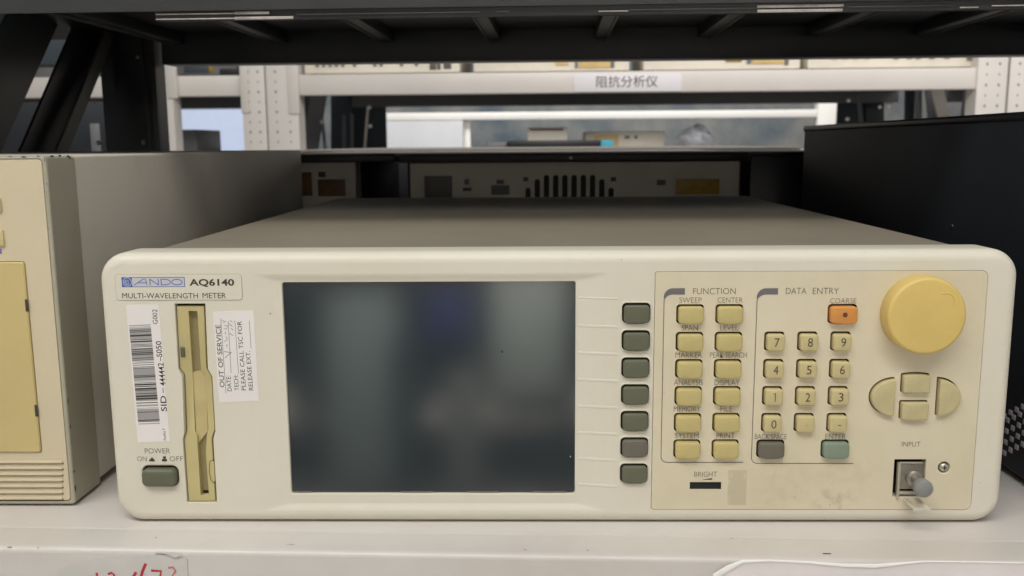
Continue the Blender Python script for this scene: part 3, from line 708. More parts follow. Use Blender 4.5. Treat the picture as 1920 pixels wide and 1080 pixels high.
a = LP(3, 476); b = LP(3, 466); g = G(); g.add([(b[0]-0.01, -0.0001, a[1]), (b[0], -0.0001, a[1]), (b[0], -0.0001, b[1]), (b[0]-0.01, -0.0001, b[1])], [(0, 1, 2, 3)]); g.build('violet_mark', mat('violet_ink', srgb(140, 120, 190)), LI)
g = G(); rnd = random.Random(3)
def fl(cx, cz, w, h, y, side=False):
    n = 7; vs = []
    for i in range(n):
        a = 2*pi*i/n; r = 0.55+0.45*rnd.random(); dx, dz_ = w*r*cos(a), h*r*sin(a)
        vs.append((0.21306, y+dx, cz+dz_) if side else (cx+dx, y, cz+dz_))
    g.add(vs, [tuple(range(n))])
for (px, py, w, h) in ((20, 293, 14, 1.0), (45, 294, 12, 1.3), (72, 292.5, 8, 1.2), (84, 299, 2, 6), (88, 345, 1.5, 3), (87, 360, 1, 2), (92, 428, 1, 3), (107, 520, 1, 2)):
    q = LP(px, py); fl(q[0], q[1], w*.00013, h*.00026, -0.0002)
for (px, py, w, h) in ((97, 293, 5, 2), (112, 292, 3, 3), (128, 293, 4, 3), (131, 296, 2, 3), (131, 800, 1.4, 7), (126, 752, 1, 5), (122, 755, 1, 8), (133, 888, 2, 3), (137, 918, 2, 10)):
    v = at(px, py, X=-0.243); fl(0, v.z, w*.0005, h*.00026, max(0.0012, v.y-0.021), True)
g.build('paint_chip', CHIP, LI)

# ================================================================== right instrument, dark
XR_ = 0.2485
RI = thing('dark_instrument', 'black instrument case whose plain long side faces the cream instrument from the right', 'lab instrument', (XR_+0.215, 0.0, 0))
yr = at(1505, 300, X=XR_).y; zt = at(1505, 238, X=XR_).z
g = G(); g.box(-0.215, 0.215, 0.0, yr, 0.003, zt, 0.003, 4); RC = g.build('cover', NAVY, RI)
g = G(); g.box(-0.2158, 0.2158, -0.001, yr+0.001, zt-0.0045, zt+0.0008, 0.0018, 3); g.build('top_plate', BLP, RI)
for (px, py) in ((1785, 425),):
    v = at(px, py, X=XR_); g = G()
    g.loft([[(-0.2150-dx, v.y+r*cos(2*pi*i/16), v.z+r*sin(2*pi*i/16)) for i in range(16)] for r, dx in ((0.0019, 0), (0.0016, 0.0006), (0.0005, 0.0008))], cap1=True)
    g.build('side_screw', mat('dark_screw', srgb(62, 62, 66), 0.35, 0.6), RI)
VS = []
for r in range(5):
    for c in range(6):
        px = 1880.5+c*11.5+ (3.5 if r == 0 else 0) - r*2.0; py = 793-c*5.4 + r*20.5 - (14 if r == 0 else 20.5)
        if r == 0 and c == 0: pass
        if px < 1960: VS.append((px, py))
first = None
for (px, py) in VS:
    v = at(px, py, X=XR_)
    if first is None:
        g = G(); g.box(-0.0005, 0.0002, -0.0017, 0.0017, -0.0014, 0.0014, 0.0002); first = g.build('vent_slot', mat('backlit_lilac_slot', srgb(190, 182, 190), 0.5), RI); o = first  # light shining through the perforation put into the pale insert colour
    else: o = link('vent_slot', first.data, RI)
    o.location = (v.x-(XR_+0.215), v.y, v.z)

# ================================================================== instruments behind
def rear_instrument(label, px0, px1, pym, Yf, lidx0, lidx1, depth, zt_px, rim):
    a = at(px0, 370, Y=Yf); b = at(px1, 370, Y=Yf); zt2 = at((px0+px1)/2, zt_px, Y=Yf).z
    o = thing('rear_instrument', label, 'lab instrument', ((a.x+b.x)/2, Yf, 0)); w = (b.x-a.x)/2
    g = G(); zl = zt2
    l0 = at(lidx0, 290, Y=Yf).x-(a.x+b.x)/2; l1 = at(lidx1, 290, Y=Yf).x-(a.x+b.x)/2
    zr = at((px0+px1)/2, rim, Y=Yf).z
    g.box(-w, w, 0, 0.01, 0.004, zr, 0.0006); pn = g.build('rear_panel', REARP, o)
    g = G(); g.box(l0, l1, -0.006, depth, zr+0.0003, zl-0.0015, 0.001); g.build('rim', REARD, o)
    g = G(); g.box(-w-0.004, w+0.004, 0.0103, depth, 0.003, zr, 0.001); g.build('cover', REARD, o)
    g = G(); g.box(l0-0.001, l1+0.001, -0.007, depth+0.001, zl-0.0012, zl, 0.0005); g.build('lid', REARL, o)
    return o, (a.x+b.x)/2, pn
RM_, mx_, pn = rear_instrument('beige instrument back with a row of black vent slots, standing behind the cream instrument', 770, 1385, 0, 0.53, 748, 1402, 0.36, 285.5, 304)
for i in range(10):
    px = 990+i*17.3; t0 = {0: 352, 9: 352, 1: 336, 8: 336}.get(i, 328)
    a = at(px, t0, Y=0.53); b = at(px, 378, Y=0.53)
    g = G(); g.loft([L3(rrect(a.x-mx_-0.0028, a.x-mx_+0.0028, b.z, a.z, 0.0026, 5), y) for y in (-0.0001, -0.0004)], cap1=True); g.build('vent_slot', BLK, RM_)
for (px, py, w_, h_, M) in ((822, 352, 26, 22, GREYS), (875, 341, 4, 5, GREYS), (876, 355, 8, 3, BLP), (938, 356, 17, 9, GREYS), (938, 341, 7, 4, MAROON), (986, 336, 5, 4, BLP), (1150, 336, 5, 4, BLP), (1240, 342, 8, 5, GREYS), (1308, 350, 40, 14, YLAB), (1070, 296, 3, 3, METAL)):
    a = at(px, py, Y=0.53); s = 0.00055; g = G(); yy = -0.0072 if py < 300 else -0.0012
    g.box(a.x-mx_-w_*s, a.x-mx_+w_*s, yy, 0.001, a.z-h_*s, a.z+h_*s, 0.0004); g.build('warning_label' if M is YLAB else 'panel_fitting', M, RM_)
RL_, lx_, pn = rear_instrument('dim olive instrument back with orange label beside the tall left instrument', 548, 668, 0, 0.56, 540, 742, 0.30, 288, 305)
for (px, py, w_, h_, M) in ((622, 352, 26, 16, OLAB), (604, 327, 7, 5, BLP), (575, 345, 10, 22, OLAB)):
    a = at(px, py, Y=0.56); s = 0.00057; g = G(); g.box(a.x-lx_-w_*s, a.x-lx_+w_*s, -0.0012, 0.001, a.z-h_*s, a.z+h_*s, 0.0004); g.build('orange_label' if M is OLAB else 'panel_fitting', M, RL_)
def backcase(lab, px0, px1, Yc, dep, ztop, M, lidM, cat='case'):
    a = at(px0, 290, Y=Yc); b = at(px1, 290, Y=Yc); cx_ = (a.x+b.x)/2; w = (b.x-a.x)/2
    o = thing('background_case', lab, cat, (cx_, Yc, 0))
    g = G(); g.box(-w, w, 0, dep, 0.004, ztop-0.004, 0.001); g.build('case', M, o)
    g = G(); g.box(-w-0.001, w+0.001, -0.001, dep+0.001, ztop-0.0035, ztop, 0.0008); g.build('lid', lidM, o)
    return o
backcase('wide pale grey lid on a black body added as dark fill, behind the instrument with the vent slots', 560, 1500, 0.94, 0.75, 0.1748, BLP, REARL)  # black body added to keep the gaps between rear instruments dark
backcase('plain black block added as dark fill in the gap between vented instrument and dark instrument', 1408, 1600, 0.56, 0.30, 0.1715, BLP, BLP)  # block added only to fill the gap with dark
def darkpanel(lab, px0, px1, py0, py1, Yc, dep, M):
    a = at(px0, py1, Y=Yc); b = at(px1, py0, Y=Yc); cx_ = (a.x+b.x)/2; w = (b.x-a.x)/2
    o = thing('background_case', lab, 'case', (cx_, Yc, a.z)); h = b.z-a.z
    g = G(); g.box(-w, w, 0, 0.05, 0, h, 0.004); g.build('case', M, o)
    g = G(); g.box(w-0.03, w-0.012, -0.004, 0.001, h*0.3, h*0.7, 0.002); g.build('handle', WGREY, o)
darkpanel('dark case seen below the white beam through the left braces', -260, 196, 190, 330, 1.30, 0.4, NAVY)
darkpanel('slate blue case seen above the white beam through the left braces', -260, 186, 20, 126, 1.30, 0.4, WBLUE)

# ================================================================== dark rack above
DR = thing('dark_storage_rack', 'dark blue grey steel rack with braced post at left and shelf crossing the top', 'storage rack', (0, 0, 0), RA)
Yf = 0.10
zb = rk(960, 13, Y=Yf).z
g = G(); g.box(-1.2, 1.1, Yf-0.002, Yf, zb, zb+0.07, 0.0008); g.build('front_beam', DARKR, DR)
zl0 = rk(960, 31, Y=Yf+0.001).z
g = G(); x0 = rk(292, 30, Y=Yf+0.001).x; g.box(x0, 1.1, Yf+0.0008, Yf+0.0040, zl0, zb+0.05, 0.0005)
g.build('deck_lip', DARKB, DR)
for (a_, b_, yy, M) in ((292, 440, 26, GLINT), (292, 440, 36, GLINT), (440, 505, 24, GLINT), (440, 550, 34.5, GLINT), (556, 640, 33, DARKR), (930, 955, 25, DARKR), (1122, 1178, 21, GLINT), (1420, 1582, 11, GLINT), (1420, 1580, 22, GLINT), (1590, 1790, 18, DARKR), (1800, 1835, 14, GLINT), (1860, 1990, 10, GLINT), (640, 900, 25, DARKR), (1180, 1420, 19, DARKR)):
    a = rk(a_, yy, Y=Yf); b = rk(b_, yy, Y=Yf); z = (a.z+b.z)/2
    z = min(max(z, zl0+0.0009), zb-0.0010) if M is GLINT else (zb+zl0)/2
    hh = 0.0011 if M is GLINT and (a_ in (440, 1420)) else 0.0005
    g = G(); g.box(a.x, b.x, Yf-0.0002, Yf+0.0007, z-hh*.7, z+hh*.7, 0.0002); g.build('lip_edge_strip', M, DR)  # pale strips carry the lip edge's glint in their colour
Yr = 0.60
z0 = rk(960, 113.5, Y=Yr).z; z1 = rk(960, 77, Y=Yr).z
g = G(); g.box(rk(302, 100, Y=Yr).x, 1.1, Yr, Yr+0.03, z0, z1+0.03, 0.0015); g.build('rear_beam', DARKR, DR)
g = G(); g.box(-1.2, 1.1, Yf+0.0362, Yr+0.04, z1+0.012, z1+0.016); g.build('shelf_deck', DARKB, DR)
for px in (335, 530, 728, 928, 1125, 1318, 1522, 1722, 1930):
    q = rk(px, 78, Y=Yr-0.001); g = G(); g.box(q.x-0.006, q.x+0.006, Yf+0.0365, Yr-0.001, z1+0.001, z1+0.0118, 0.0008); 
    rb = g.build('support_rib', DARKR, DR); sgn = -1 if px < 1000 else 1
    g = G(); xa = q.x+sgn*0.0061; g.box(min(xa, xa+sgn*0.0016), max(xa, xa+sgn*0.0016), Yf+0.0365, Yr-0.001, z1-0.0004, z1+0.0100, 0.0003); g.build('rib_flange', RIBF, rb)  # flange strip carries the rib's edge highlight in its colour
# left post and braces
pa = rk(196, 200, Y=Yr); pb = rk(298, 200, Y=Yr)
g = G(); g.box(pa.x, pb.x, Yr-0.004, Yr+0.0, -0.05, 0.42, 0.001); g.box(pb.x-0.003, pb.x, Yr, Yr+0.022, -0.05, 0.42); g.box(pa.x, pa.x+0.003, Yr, Yr+0.05, -0.05, 0.42)
g.box(pb.x-0.012, pb.x-0.002, Yr-0.006, Yr-0.0041, -0.05, 0.42, 0.001)
PO = g.build('post', DARKB, DR)
for (px, py) in ((185, 268), (270, 267), (258, 107), (123, 47), (178, 190)):
    q = rk(px, py, Y=Yr-0.005); g = G(); bm = bmesh.new(); bmesh.ops.create_uvsphere(bm, u_segments=12, v_segments=8, radius=0.0028 if py > 200 else 0.002)
    g.addbm(bm, Matrix.Translation(q)); g.build('bolt', GLINT, PO)
BX = pa.x+0.01
def brace(pA, pB, w, off, M):
    a = rk(pA[0], pA[1], X=BX+off); b = rk(pB[0], pB[1], X=BX+off)
    g = G(); g.bar(a, b, w, 0.003, (1, 0, 0), 0.0006); 
    return g.build('brace', M, DR), a, b
brace((229, 5), (96, 330), 0.017, 0.010, RIBF)
brace((194, 5), (60, 330), 0.056, -0.006, DARKB)
brace((82, 5), (-70, 330), 0.055, -0.001, DARKR)
brace((32, 5), (-130, 330), 0.010, 0.008, WBLUE)
brace((238, 5), (264, 330), 0.072, -0.004, DARKB)  # extra wide dark bar added to fill the dark area beside the post
brace((190, 5), (254, 330), 0.014, 0.006, DARKR)
brace((214, 5), (258, 330), 0.003, 0.012, WGREY)

# ================================================================== white racks far behind
YW = 2.1
WR = thing('white_storage_rack', 'white perforated steel rack with a labelled beam, standing across the aisle behind', 'storage rack', (0, 0, 0), RA)
bt = rk(1200, 133, Y=YW).z; bb = rk(1200, 172.5, Y=YW).z
xpl0, xpm, xpr = rk(455, 200, Y=YW).x, rk(500, 200, Y=YW).x, rk(560, 200, Y=YW).x
xq0, xqm, xq1 = rk(1828, 200, Y=YW).x, rk(1886, 200, Y=YW).x, rk(1945, 200, Y=YW).x
for (x0, x1) in ((xpr-0.004, xq0+0.003), (-2.2, xpl0+0.003), (xq1-0.003, 2.6)):
    g = G(); g.box(x0, x1, YW+0.004, YW+0.045, bb, bt, 0.002); g.build('beam', WRACK, WR)
    g = G(); g.box(x0, x1, YW+0.05, YW+0.60, bt-0.02, bt-0.004); g.build('upper_deck', WGREY, WR)
    g = G(); g.box(x0, x1, YW+0.56, YW+0.60, bb-0.01, bt-0.021, 0.002); g.build('rear_beam', WGREY, WR)
    zlow = 0.162
    g = G(); g.box(x0, x1, YW+0.004, YW+0.60, zlow-0.08, zlow, 0.002); g.build('lower_deck', WRACK, WR)
pts_hole = None
def post(x0, x1, m_left):
    g = G(); g.box(x0, x1, YW-0.003, YW, -0.85, 0.85, 0.001); g.box(x0, x0+0.003, YW, YW+0.06, -0.85, 0.85); g.box(x1-0.003, x1, YW, YW+0.06, -0.85, 0.85)
    o = g.build('post', WRACK, WR)
    w = x1-x0
    for k in range(12):
        z = 0.165+k*0.027
        for fx_ in (0.3, 0.72):
            g = G(); cx_ = x0+w*fx_; s = 0.0024 if k % 2 else 0.0034
            loop = [(cx_-s, z), (cx_+s*0.3, z-s*1.5), (cx_+s, z), (cx_, z+s*1.3)]
            g.loft([L3(loop, YW-0.0031), L3(inset(loop, 0.0003), YW-0.0036)], cap1=True); g.build('punched_hole', WRACKS, o)
    return o
post(xpl0, xpm-0.002, 0); post(xpm+0.002, xpr, 0); post(xq0, xqm-0.003, 0); post(xqm+0.003, xq1, 0)
xs0 = rk(304, 200, Y=YW).x; xs1 = rk(330, 200, Y=YW).x
xs1 -= 0.006
g = G(); g.box(xs0, xs1, YW-0.003, YW+0.05, -0.85, 0.85, 0.001); g.build('post', WRACK, WR)
g = G(); g.box(xpm-0.002, xpm+0.002, YW+0.004, YW+0.01, -0.85, 0.85); g.build('seam', WRACKS, WR)
g = G(); g.box(xqm-0.003, xqm+0.003, YW+0.004, YW+0.01, -0.85, 0.85); g.build('seam', WRACKS, WR)
zbk = rk(552, 214, Y=YW).z
for (x0, x1, zz_) in ((xpr-0.026, xpr+0.004, zbk), (xpl0-0.002, xpl0+0.02, zbk+0.004), (rk(305, 0, Y=YW).x, rk(324, 0, Y=YW).x, zbk+0.045)):
    g = G(); g.box(x0, x1, YW-0.008, YW-0.0031, zz_, bt+0.12, 0.002); g.build('beam_bracket', WRACK, WR)
# label card on the beam
a = rk(1076, 172, Y=YW+0.003); b = rk(1278, 138, Y=YW+0.003)
g = G(); g.box(a.x, b.x, YW+0.0022, YW+0.0038, a.z-0.001, b.z, 0.0004); LC = g.build('label_card', mat('label_card_white', srgb(232, 228, 230), 0.5, var=0.01), WR)
g = G(); ta = rk(1118, 165, Y=YW+0.002); tb = rk(1233, 165, Y=YW+0.002); tcn = rk(1118, 143, Y=YW+0.002)
text(g, '\u963b\u6297\u5206\u6790\u4eea', (ta.x, ta.z+0.001), (tb.x-ta.x, 0), (0, tcn.z-ta.z), YW+0.0018, 0.004); g.build('card_lettering', INKD, LC)
# dark side frames inside the white rack
def flatbar(p, q_, w, Y, M, name='side_brace'):
    a = rk(*p, Y=Y); b = rk(*q_, Y=Y); g = G(); g.bar(a, b, w, 0.006, (0, 1, 0), 0.001); g.build(name, M, WR)
for args in (((600, 165), (578, 300), 0.05, YW+0.30, WGREY), ((575, 165), (578, 300), 0.03, YW+0.55, WBLUE), ((640, 165), (640, 300), 0.07, YW+0.56, WBLUE), ((690, 165), (694, 300), 0.12, YW+0.62, WBLUE),
             ((604, 225), (612, 300), 0.010, YW+0.28, WGREY), ((645, 215), (645, 300), 0.012, YW+0.4, WGREY), ((660, 213), (660, 300), 0.010, YW+0.4, WGREY), ((690, 200), (682, 300), 0.008, YW+0.4, CREAMB),
             ((1600, 165), (1592, 300), 0.10, YW+0.62, WBLUE), ((1610, 180), (1622, 300), 0.012, YW+0.5, WGREY), ((1640, 165), (1640, 300), 0.06, YW+0.60, DARKR),
             ((1706, 150), (1703, 300), 0.03, YW+0.45, WBLUE), ((1722, 150), (1722, 300), 0.02, YW+0.42, WGREY), ((1745, 150), (1760, 300), 0.04, YW+0.40, WGREY), ((1752, 150), (1790, 300), 0.035, YW+0.25, WRACK), ((1820, 150), (1800, 300), 0.03, YW+0.3, WGREY)):
    flatbar(*args)
for (px, py) in ((603, 228), (694, 236), (566, 228), (692, 201), (1591, 188), (1589, 223), (1650, 200), (1667, 197)):
    q = rk(px, py, Y=YW+0.2); g = G(); bm = bmesh.new(); bmesh.ops.create_uvsphere(bm, u_segments=10, v_segments=6, radius=0.006 if px != 1667 else 0.011)
    g.addbm(bm, Matrix.Translation(q)); g.build('bolt', mat('chrome_bolt', srgb(225, 225, 225), 0.3, 0.3), WR)
# instruments whose lower fronts show above the labelled beam
def stored(px0, px1, lab, M, feats, gp='instruments stored on the labelled beam'):
    a = rk(px0, 133, Y=YW+0.04); b = rk(px1, 133, Y=YW+0.04); cx_ = (a.x+b.x)/2
    wl = Matrix.Rotation(RA, 3, 'Z') @ Vector((cx_, YW+0.04, bt+0.0005))
    o = thing('stored_instrument', lab, 'lab instrument', wl, RA); w = (b.x-a.x)/2
    g = G(); g.box(-w, w, 0, 0.4, 0.004, 0.14, 0.003); g.build('case', M, o)
    g = G(); g.box(-w+0.01, -w+0.03, 0.01, 0.03, 0, 0.004); g.box(w-0.03, w-0.01, 0.01, 0.03, 0, 0.004); g.build('foot', BLP, o)
    for (fx0_, fx1_, z0_, z1_, FM) in feats:
        p_ = rk(fx0_, 120, Y=YW+0.04).x-cx_; q_ = rk(fx1_, 120, Y=YW+0.04).x-cx_
        g = G(); g.box(p_, q_, -0.004, 0.001, z0_, z1_, 0.0006); g.build('front_fitting', FM, o)
stored(330, 446, 'dark green and grey instrument low behind the white beam at far left', WGREY, [(345, 392, 0.01, 0.03, WBLUE), (392, 400, 0.012, 0.03, YLAB), (412, 446, 0.004, 0.02, REARD)])
stored(571, 862, 'cream instrument with tiny dark marks, standing on the white beam right of the posts', CREAMB, [(x, x+6, 0.022, 0.03, WGREY) for x in (592, 604, 616, 628, 640, 662, 700, 712, 750, 778)]+[(806, 818, 0.012, 0.03, GREYS), (820, 826, 0.012, 0.03, GREYS), (832, 846, 0.014, 0.03, GREYS)])
stored(888, 1180, 'cream instrument with tan strips above the label card', CREAMB, [(1042, 1066, 0.02, 0.04, TAN2), (1078, 1083, 0.012, 0.04, WGREY), (1085, 1144, 0.012, 0.04, TAN2), (1145, 1152, 0.012, 0.04, WGREY)])
stored(1206, 1500, 'white instrument with a yellow sticker and tan strip on the labelled beam', CREAMB, [(1360, 1390, 0.024, 0.045, YLAB), (1400, 1408, 0.018, 0.045, WGREY), (1410, 1470, 0.018, 0.045, TAN2), (1471, 1478, 0.014, 0.045, WGREY)])
stored(1514, 1826, 'pale instrument with a row of small buttons at the right end of the white beam', CREAMB, [(x, x+9, 0.026, 0.04, WRACKS if x > 1670 else WRACK) for x in (1560, 1580, 1600, 1620, 1675, 1700, 1716, 1742, 1770)]+[(1812, 1824, 0.02, 0.045, WRACKS)])
# things on the lower level, seen over the rear instruments
LOW = 0.1625
def low_item(name, lab, cat, px0, px1, py_top, Y, d, M, z0=LOW, feats=(), bev=0.003):
    a = rk(px0, 268, Y=Y); b = rk(px1, 268, Y=Y); zt_ = rk((px0+px1)/2, py_top, Y=Y).z; cx_ = (a.x+b.x)/2
    wl = Matrix.Rotation(RA, 3, 'Z') @ Vector((cx_, Y, z0))
    o = thing(name, lab, cat, wl, RA); w = (b.x-a.x)/2; h = zt_-z0
    g = G(); g.box(-w, w, 0, d, 0, h, bev); g.build('case', M, o)
    for (nm, u0, u1, v0, v1, FM) in feats:
        g = G(); g.box(-w+2*w*u0, -w+2*w*u1, -0.003, 0.0005, h*v0, h*v1, 0.0005); g.build(nm, FM, o)
    return o
low_item('carton', 'small cream box with a maroon stripe standing behind the rear instruments', 'box', 989, 1064, 238, YW+0.2, 0.2, CREAMB, feats=[('stripe', 0.06, 0.9, 0.86, 0.94, MAROON)])
low_item('flat_case', 'flat black case lying in front of the striped cream box', 'case', 952, 1124, 263, YW+0.05, 0.14, BLP)
low_item('cyan_packet', 'small cyan packet beside the flat black case', 'packet', 1126, 1151, 262, YW+0.06, 0.1, CYAN)
low_item('bench_unit', 'long low cream unit behind the cyan packet', 'lab instrument', 1097, 1246, 246, YW+0.25, 0.3, CREAMB, feats=[('face_plate', 0.12, 0.42, 0.1, 0.8, TAN2), ('knob', 0.50, 0.56, 0.6, 0.75, WRACKS), ('knob', 0.62, 0.66, 0.6, 0.75, WRACKS)])
low_item('stored_box', 'small dark box low beside the bright window at left', 'box', 326, 370, 243, YW+0.25, 0.2, WGREY, feats=[('pale_edge', 0, 0.12, 0.0, 1.0, CREAMB)])
low_item('drawer_unit', 'small grey white unit behind the flat black case', 'box', 912, 950, 266, YW+0.1, 0.1, WGREY)
# plastic bag
a = rk(1270, 270, Y=YW+0.2); b = rk(1338, 270, Y=YW+0.2); zt_ = rk(1300, 236, Y=YW+0.2).z
bm = bmesh.new(); bmesh.ops.create_icosphere(bm, subdivisions=4, radius=1)
rnd = random.Random(11); ph = [(rnd.uniform(3, 9), rnd.uniform(3, 9), rnd.uniform(3, 9), rnd.uniform(0, 6)) for _ in range(7)]
for v in bm.verts:
    s = 1+sum(0.05*sin(v.co.x*p0+v.co.y*p1+v.co.z*p2+p3) for p0, p1, p2, p3 in ph)
    k = 1-0.45*max(0, v.co.z)
    v.co = Vector((v.co.x*s*k*(b.x-a.x)/2, v.co.y*s*k*0.05, max(0, 0.5+0.5*v.co.z*s)*(zt_-LOW)))
g = G(); g.addbm(bm); o = g.build('plastic_bag', BAG, None, smooth=30)
wl = Matrix.Rotation(RA, 3, 'Z') @ Vector(((a.x+b.x)/2, YW+0.2, LOW)); o.location = wl
tag(o, 'crumpled clear plastic bag standing right of the long cream unit', 'bag')

# far white rack and room
Y2 = 4.0
FR2 = thing('far_white_rack', 'farther white rack frame, its beam and right post bright above the bag', 'storage rack', (0, 0, 0), RA)
z1_ = rk(1200, 208, Y=Y2).z; z0_ = rk(1200, 222, Y=Y2).z
g = G(); g.box(rk(716, 215, Y=Y2).x, rk(1532, 215, Y=Y2).x, Y2, Y2+0.04, z0_, z1_, 0.002); g.build('beam', WRACK, FR2)
g = G(); g.box(rk(1532.5, 215, Y=Y2).x, rk(1570, 215, Y=Y2).x, Y2-0.004, Y2+0.06, -0.85, z1_+0.6, 0.002); g.build('post', WRACK, FR2)
g = G(); g.box(rk(716, 215, Y=Y2).x, rk(868, 215, Y=Y2).x, Y2-0.01, Y2+0.03, -0.85, z0_-0.004, 0.002); g.build('side_panel', mat('pale_grey_panel', srgb(186, 184, 184), 0.7, var=0.06, vscale=4), FR2)
g = G(); g.box(rk(868.5, 215, Y=Y2).x, rk(880, 215, Y=Y2).x, Y2+0.03, Y2+0.06, -0.85, z0_-0.004, 0.002); g.build('post', WRACK, FR2)
g = G(); g.box(-2.6, 3, Y2, Y2+0.5, z1_+0.12, z1_+0.16, 0.002); g.build('upper_deck', WGREY, FR2)
g = G(); g.box(-2.6, 3, Y2, Y2+0.5, 0.05, 0.10, 0.002); g.build('lower_deck', WRACK, FR2)
g = G(); g.add([(-9, -6, -0.9), (9, -6, -0.9), (9, 6.2, -0.9), (-9, 6.2, -0.9)], [(0, 1, 2, 3)]); tag(g.build('floor', FLOOR), kind='structure')
g = G(); g.box(-9, 9, 5.6, 5.75, -0.9, 3.2); tag(g.build('far_wall', WALLB), kind='structure')
a = at(250, 212, Y=5.55); b = at(520, 300, Y=5.55)
WNO = thing('window', 'bright bluish daylit window behind the white posts at upper left', 'window', ((a.x+b.x)/2, 5.56, b.z))
g = G(); g.box(a.x-(a.x+b.x)/2, b.x-(a.x+b.x)/2, 0, 0.02, 0, a.z-b.z+0.02); g.build('pane', WIN, WNO)
g = G(); g.box(a.x-(a.x+b.x)/2-0.05, b.x-(a.x+b.x)/2+0.05, -0.01, 0.03, a.z-b.z+0.021, a.z-b.z+0.08, 0.004); g.build('window_frame', WRACK, WNO)

# ================================================================== labels on the shelf front
YB = -0.0330
def fb(px, py, d=0.0):
    v = rk(px, py, Y=YB-d); return (v.x, v.z)
g = G(); lp = [fb(*q) for q in [(108, 1069), (140, 1055), (200, 1047), (290, 1041), (338, 1038), (351, 1048), (356, 1140), (108, 1140)]][::-1]
g.loft([L3(lp, YB), L3(lp, YB-0.0003)], cap1=True); TG = thing('tape_label', 'clear tape with red handwritten figures stuck to the shelf front at lower left', 'label', (0, 0, 0), RA)
g.build('tape', TAPE, TG)
lp2 = [fb(*q) for q in [(290, 1034), (312, 1038), (330, 1045), (342, 1041), (334, 1037)]]
g = G(); g.loft([L3(lp2[::-1], YB-0.0002), L3([(x, z+0.0003) for x, z in lp2[::-1]], YB-0.0011)], cap1=True); g.build('lifted_flake', SHELF, TG)
g = G(); yh = YB-0.00045
def ink(pts, w, tp=None):
    stroke(g, [fb(*q) for q in pts], w, yh, tp)
ink([(182, 1073), (184, 1090), (184, 1110)], 0.0011)
ink([(203, 1076), (210, 1073), (215, 1077), (213, 1088), (204, 1104), (220, 1106)], 0.0010)
ink([(256, 1072), (250, 1082), (248, 1092), (268, 1094), (280, 1092)], 0.0013)
ink([(274, 1056), (268, 1070), (264, 1085), (262, 1112)], 0.0013)
ink([(284, 1069), (303, 1070), (300, 1084), (294, 1108)], 0.0011)
g.build('red_handwriting', INKR, TG)
g = G(); ink([(316, 1064), (325, 1063), (330, 1070), (324, 1079), (332, 1088), (326, 1102), (315, 1102)], 0.0010); g.build('faded_handwriting', INKP, TG)
SL = thing('plastic_sleeve', 'blank white plastic label sleeve with wavy upper edge on the shelf front at lower right', 'label', (0, 0, 0), RA)
top = [(1336, 1076), (1362, 1060), (1392, 1048), (1440, 1047), (1510, 1050), (1580, 1055), (1640, 1056), (1680, 1053), (1730, 1049), (1830, 1050), (2000, 1054)]
g = G()
ups = [fb(*q) for q in top]
l0 = [(x, YB-0.0012, z) for x, z in ups]; l0b = [(x, YB-0.0014, z-0.0003) for x, z in ups]; l1 = [(x, YB-0.0012, z-0.0015) for x, z in ups]; l2 = [(x, YB-0.0008, z-0.005) for x, z in ups]; l3 = [(x, YB-0.0007, -0.07) for x, z in ups]; l4 = [(x, YB-0.0001, -0.07) for x, z in ups]; l5 = [(x, YB-0.0001, z-0.004) for x, z in ups]
g.loft([l0b, l1, l2, l3, l4, l5], closed=False); g.build('sleeve_sheet', SLEEVE, SL, smooth=70)
g = G(); wv = [2.6, 2.2, 0.7, 0.3, 0.35, 0.9, 1.1, 0.6, 0.05, 0.02, 0.02]
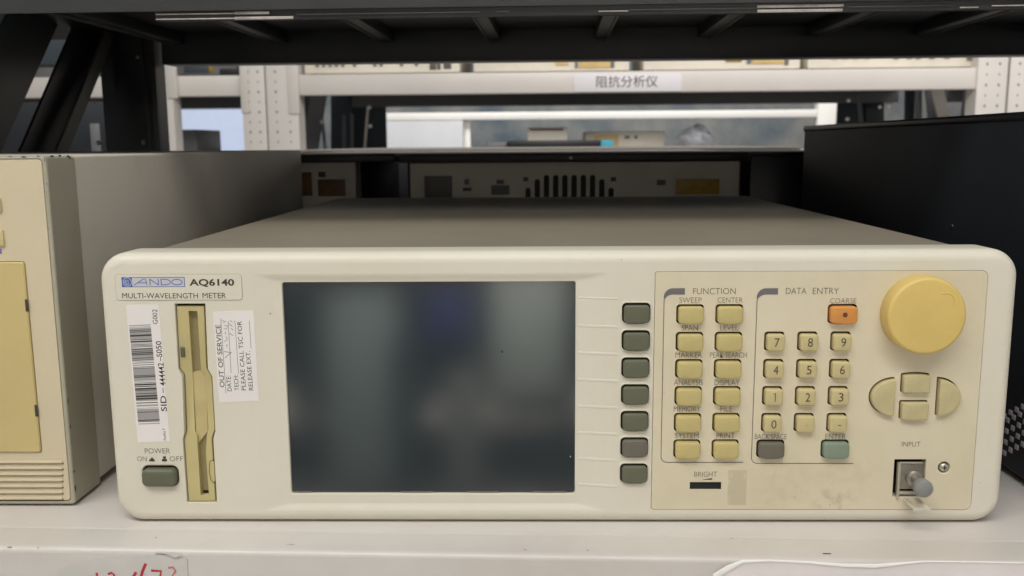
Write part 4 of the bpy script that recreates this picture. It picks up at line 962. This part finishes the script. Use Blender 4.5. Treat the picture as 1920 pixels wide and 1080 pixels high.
l0c = [(x, YB-0.0011, z+0.0002*w_) for (x, z), w_ in zip(ups, wv)]; l0d = [(x, YB-0.0015, z-0.0001) for x, z in ups]; l0e = [(x, YB-0.0016, z-0.0004-0.0009*w_) for (x, z), w_ in zip(ups, wv)]
g.loft([l0c, l0d, l0e], closed=False); g.build('sleeve_edge', SLEEVEE, SL, smooth=70)

# ================================================================== opposite side of the aisle; unseen cases added to make the display's reflections
OP = thing('opposite_rack', 'rack on the camera side of the aisle, mirrored dimly in the display', 'storage rack', (0, -2.2, -0.9))
g = G(); g.box(-2.5, 2.5, -0.6, -0.5, 0, 2.4); g.build('back_sheet', WGREY, OP)
for i, zz_ in enumerate((0.25, 0.75, 1.25)):
    g = G(); g.box(-2.5, 2.5, -0.5, 0, zz_, zz_+0.05, 0.004); g.build('shelf_deck', WRACK, OP)
def mir(px, py, Yt):            # where the display mirrors the view at this picture point
    p = at(px, py, Y=RD+0.0016); d = ray(px, py); d = Vector((d.x, -d.y, d.z)); return p + d*((Yt-p.y)/d.y)
for (px0, px1, py0, py1, M, lab) in ((545, 610, 540, 760, BLP, 'unseen tall black case added for a dark streak in the display reflection'), (620, 740, 560, 900, mat('grey_green_case_paint', srgb(140, 150, 146), 0.6), 'unseen tall grey cabinet added for a pale streak in the display reflection'),
        (735, 790, 640, 930, NAVY, 'unseen dark case added for the display reflection, beside the grey cabinet'), (800, 880, 560, 640, mat('deep_blue_case', srgb(50, 56, 118), 0.6), 'unseen small deep blue box added for the blue patch in the display reflection'),
        (840, 900, 700, 920, WRACKS, 'unseen grey case added for the display reflection, under the blue box'), (925, 1060, 520, 740, mat('pale_case_paint', srgb(178, 184, 176), 0.6), 'unseen large mid grey case added for the display reflection'), (1052, 1090, 690, 900, BLP, 'unseen black case added for the display reflection, at the other end of the rack')):
    a = mir(px0, py1, -2.18); b = mir(px1, py0, -2.18)
    x0, x1 = sorted((a.x, b.x)); z0_m, z1_m = sorted((a.z, b.z))
    g = G(); g.box(-(x1-x0)/2, (x1-x0)/2, -0.3, 0, 0, z1_m-z0_m, 0.004)
    o = g.build('reflection_case', M); o.location = ((x0+x1)/2, -2.17, z0_m); tag(o, lab, 'case')
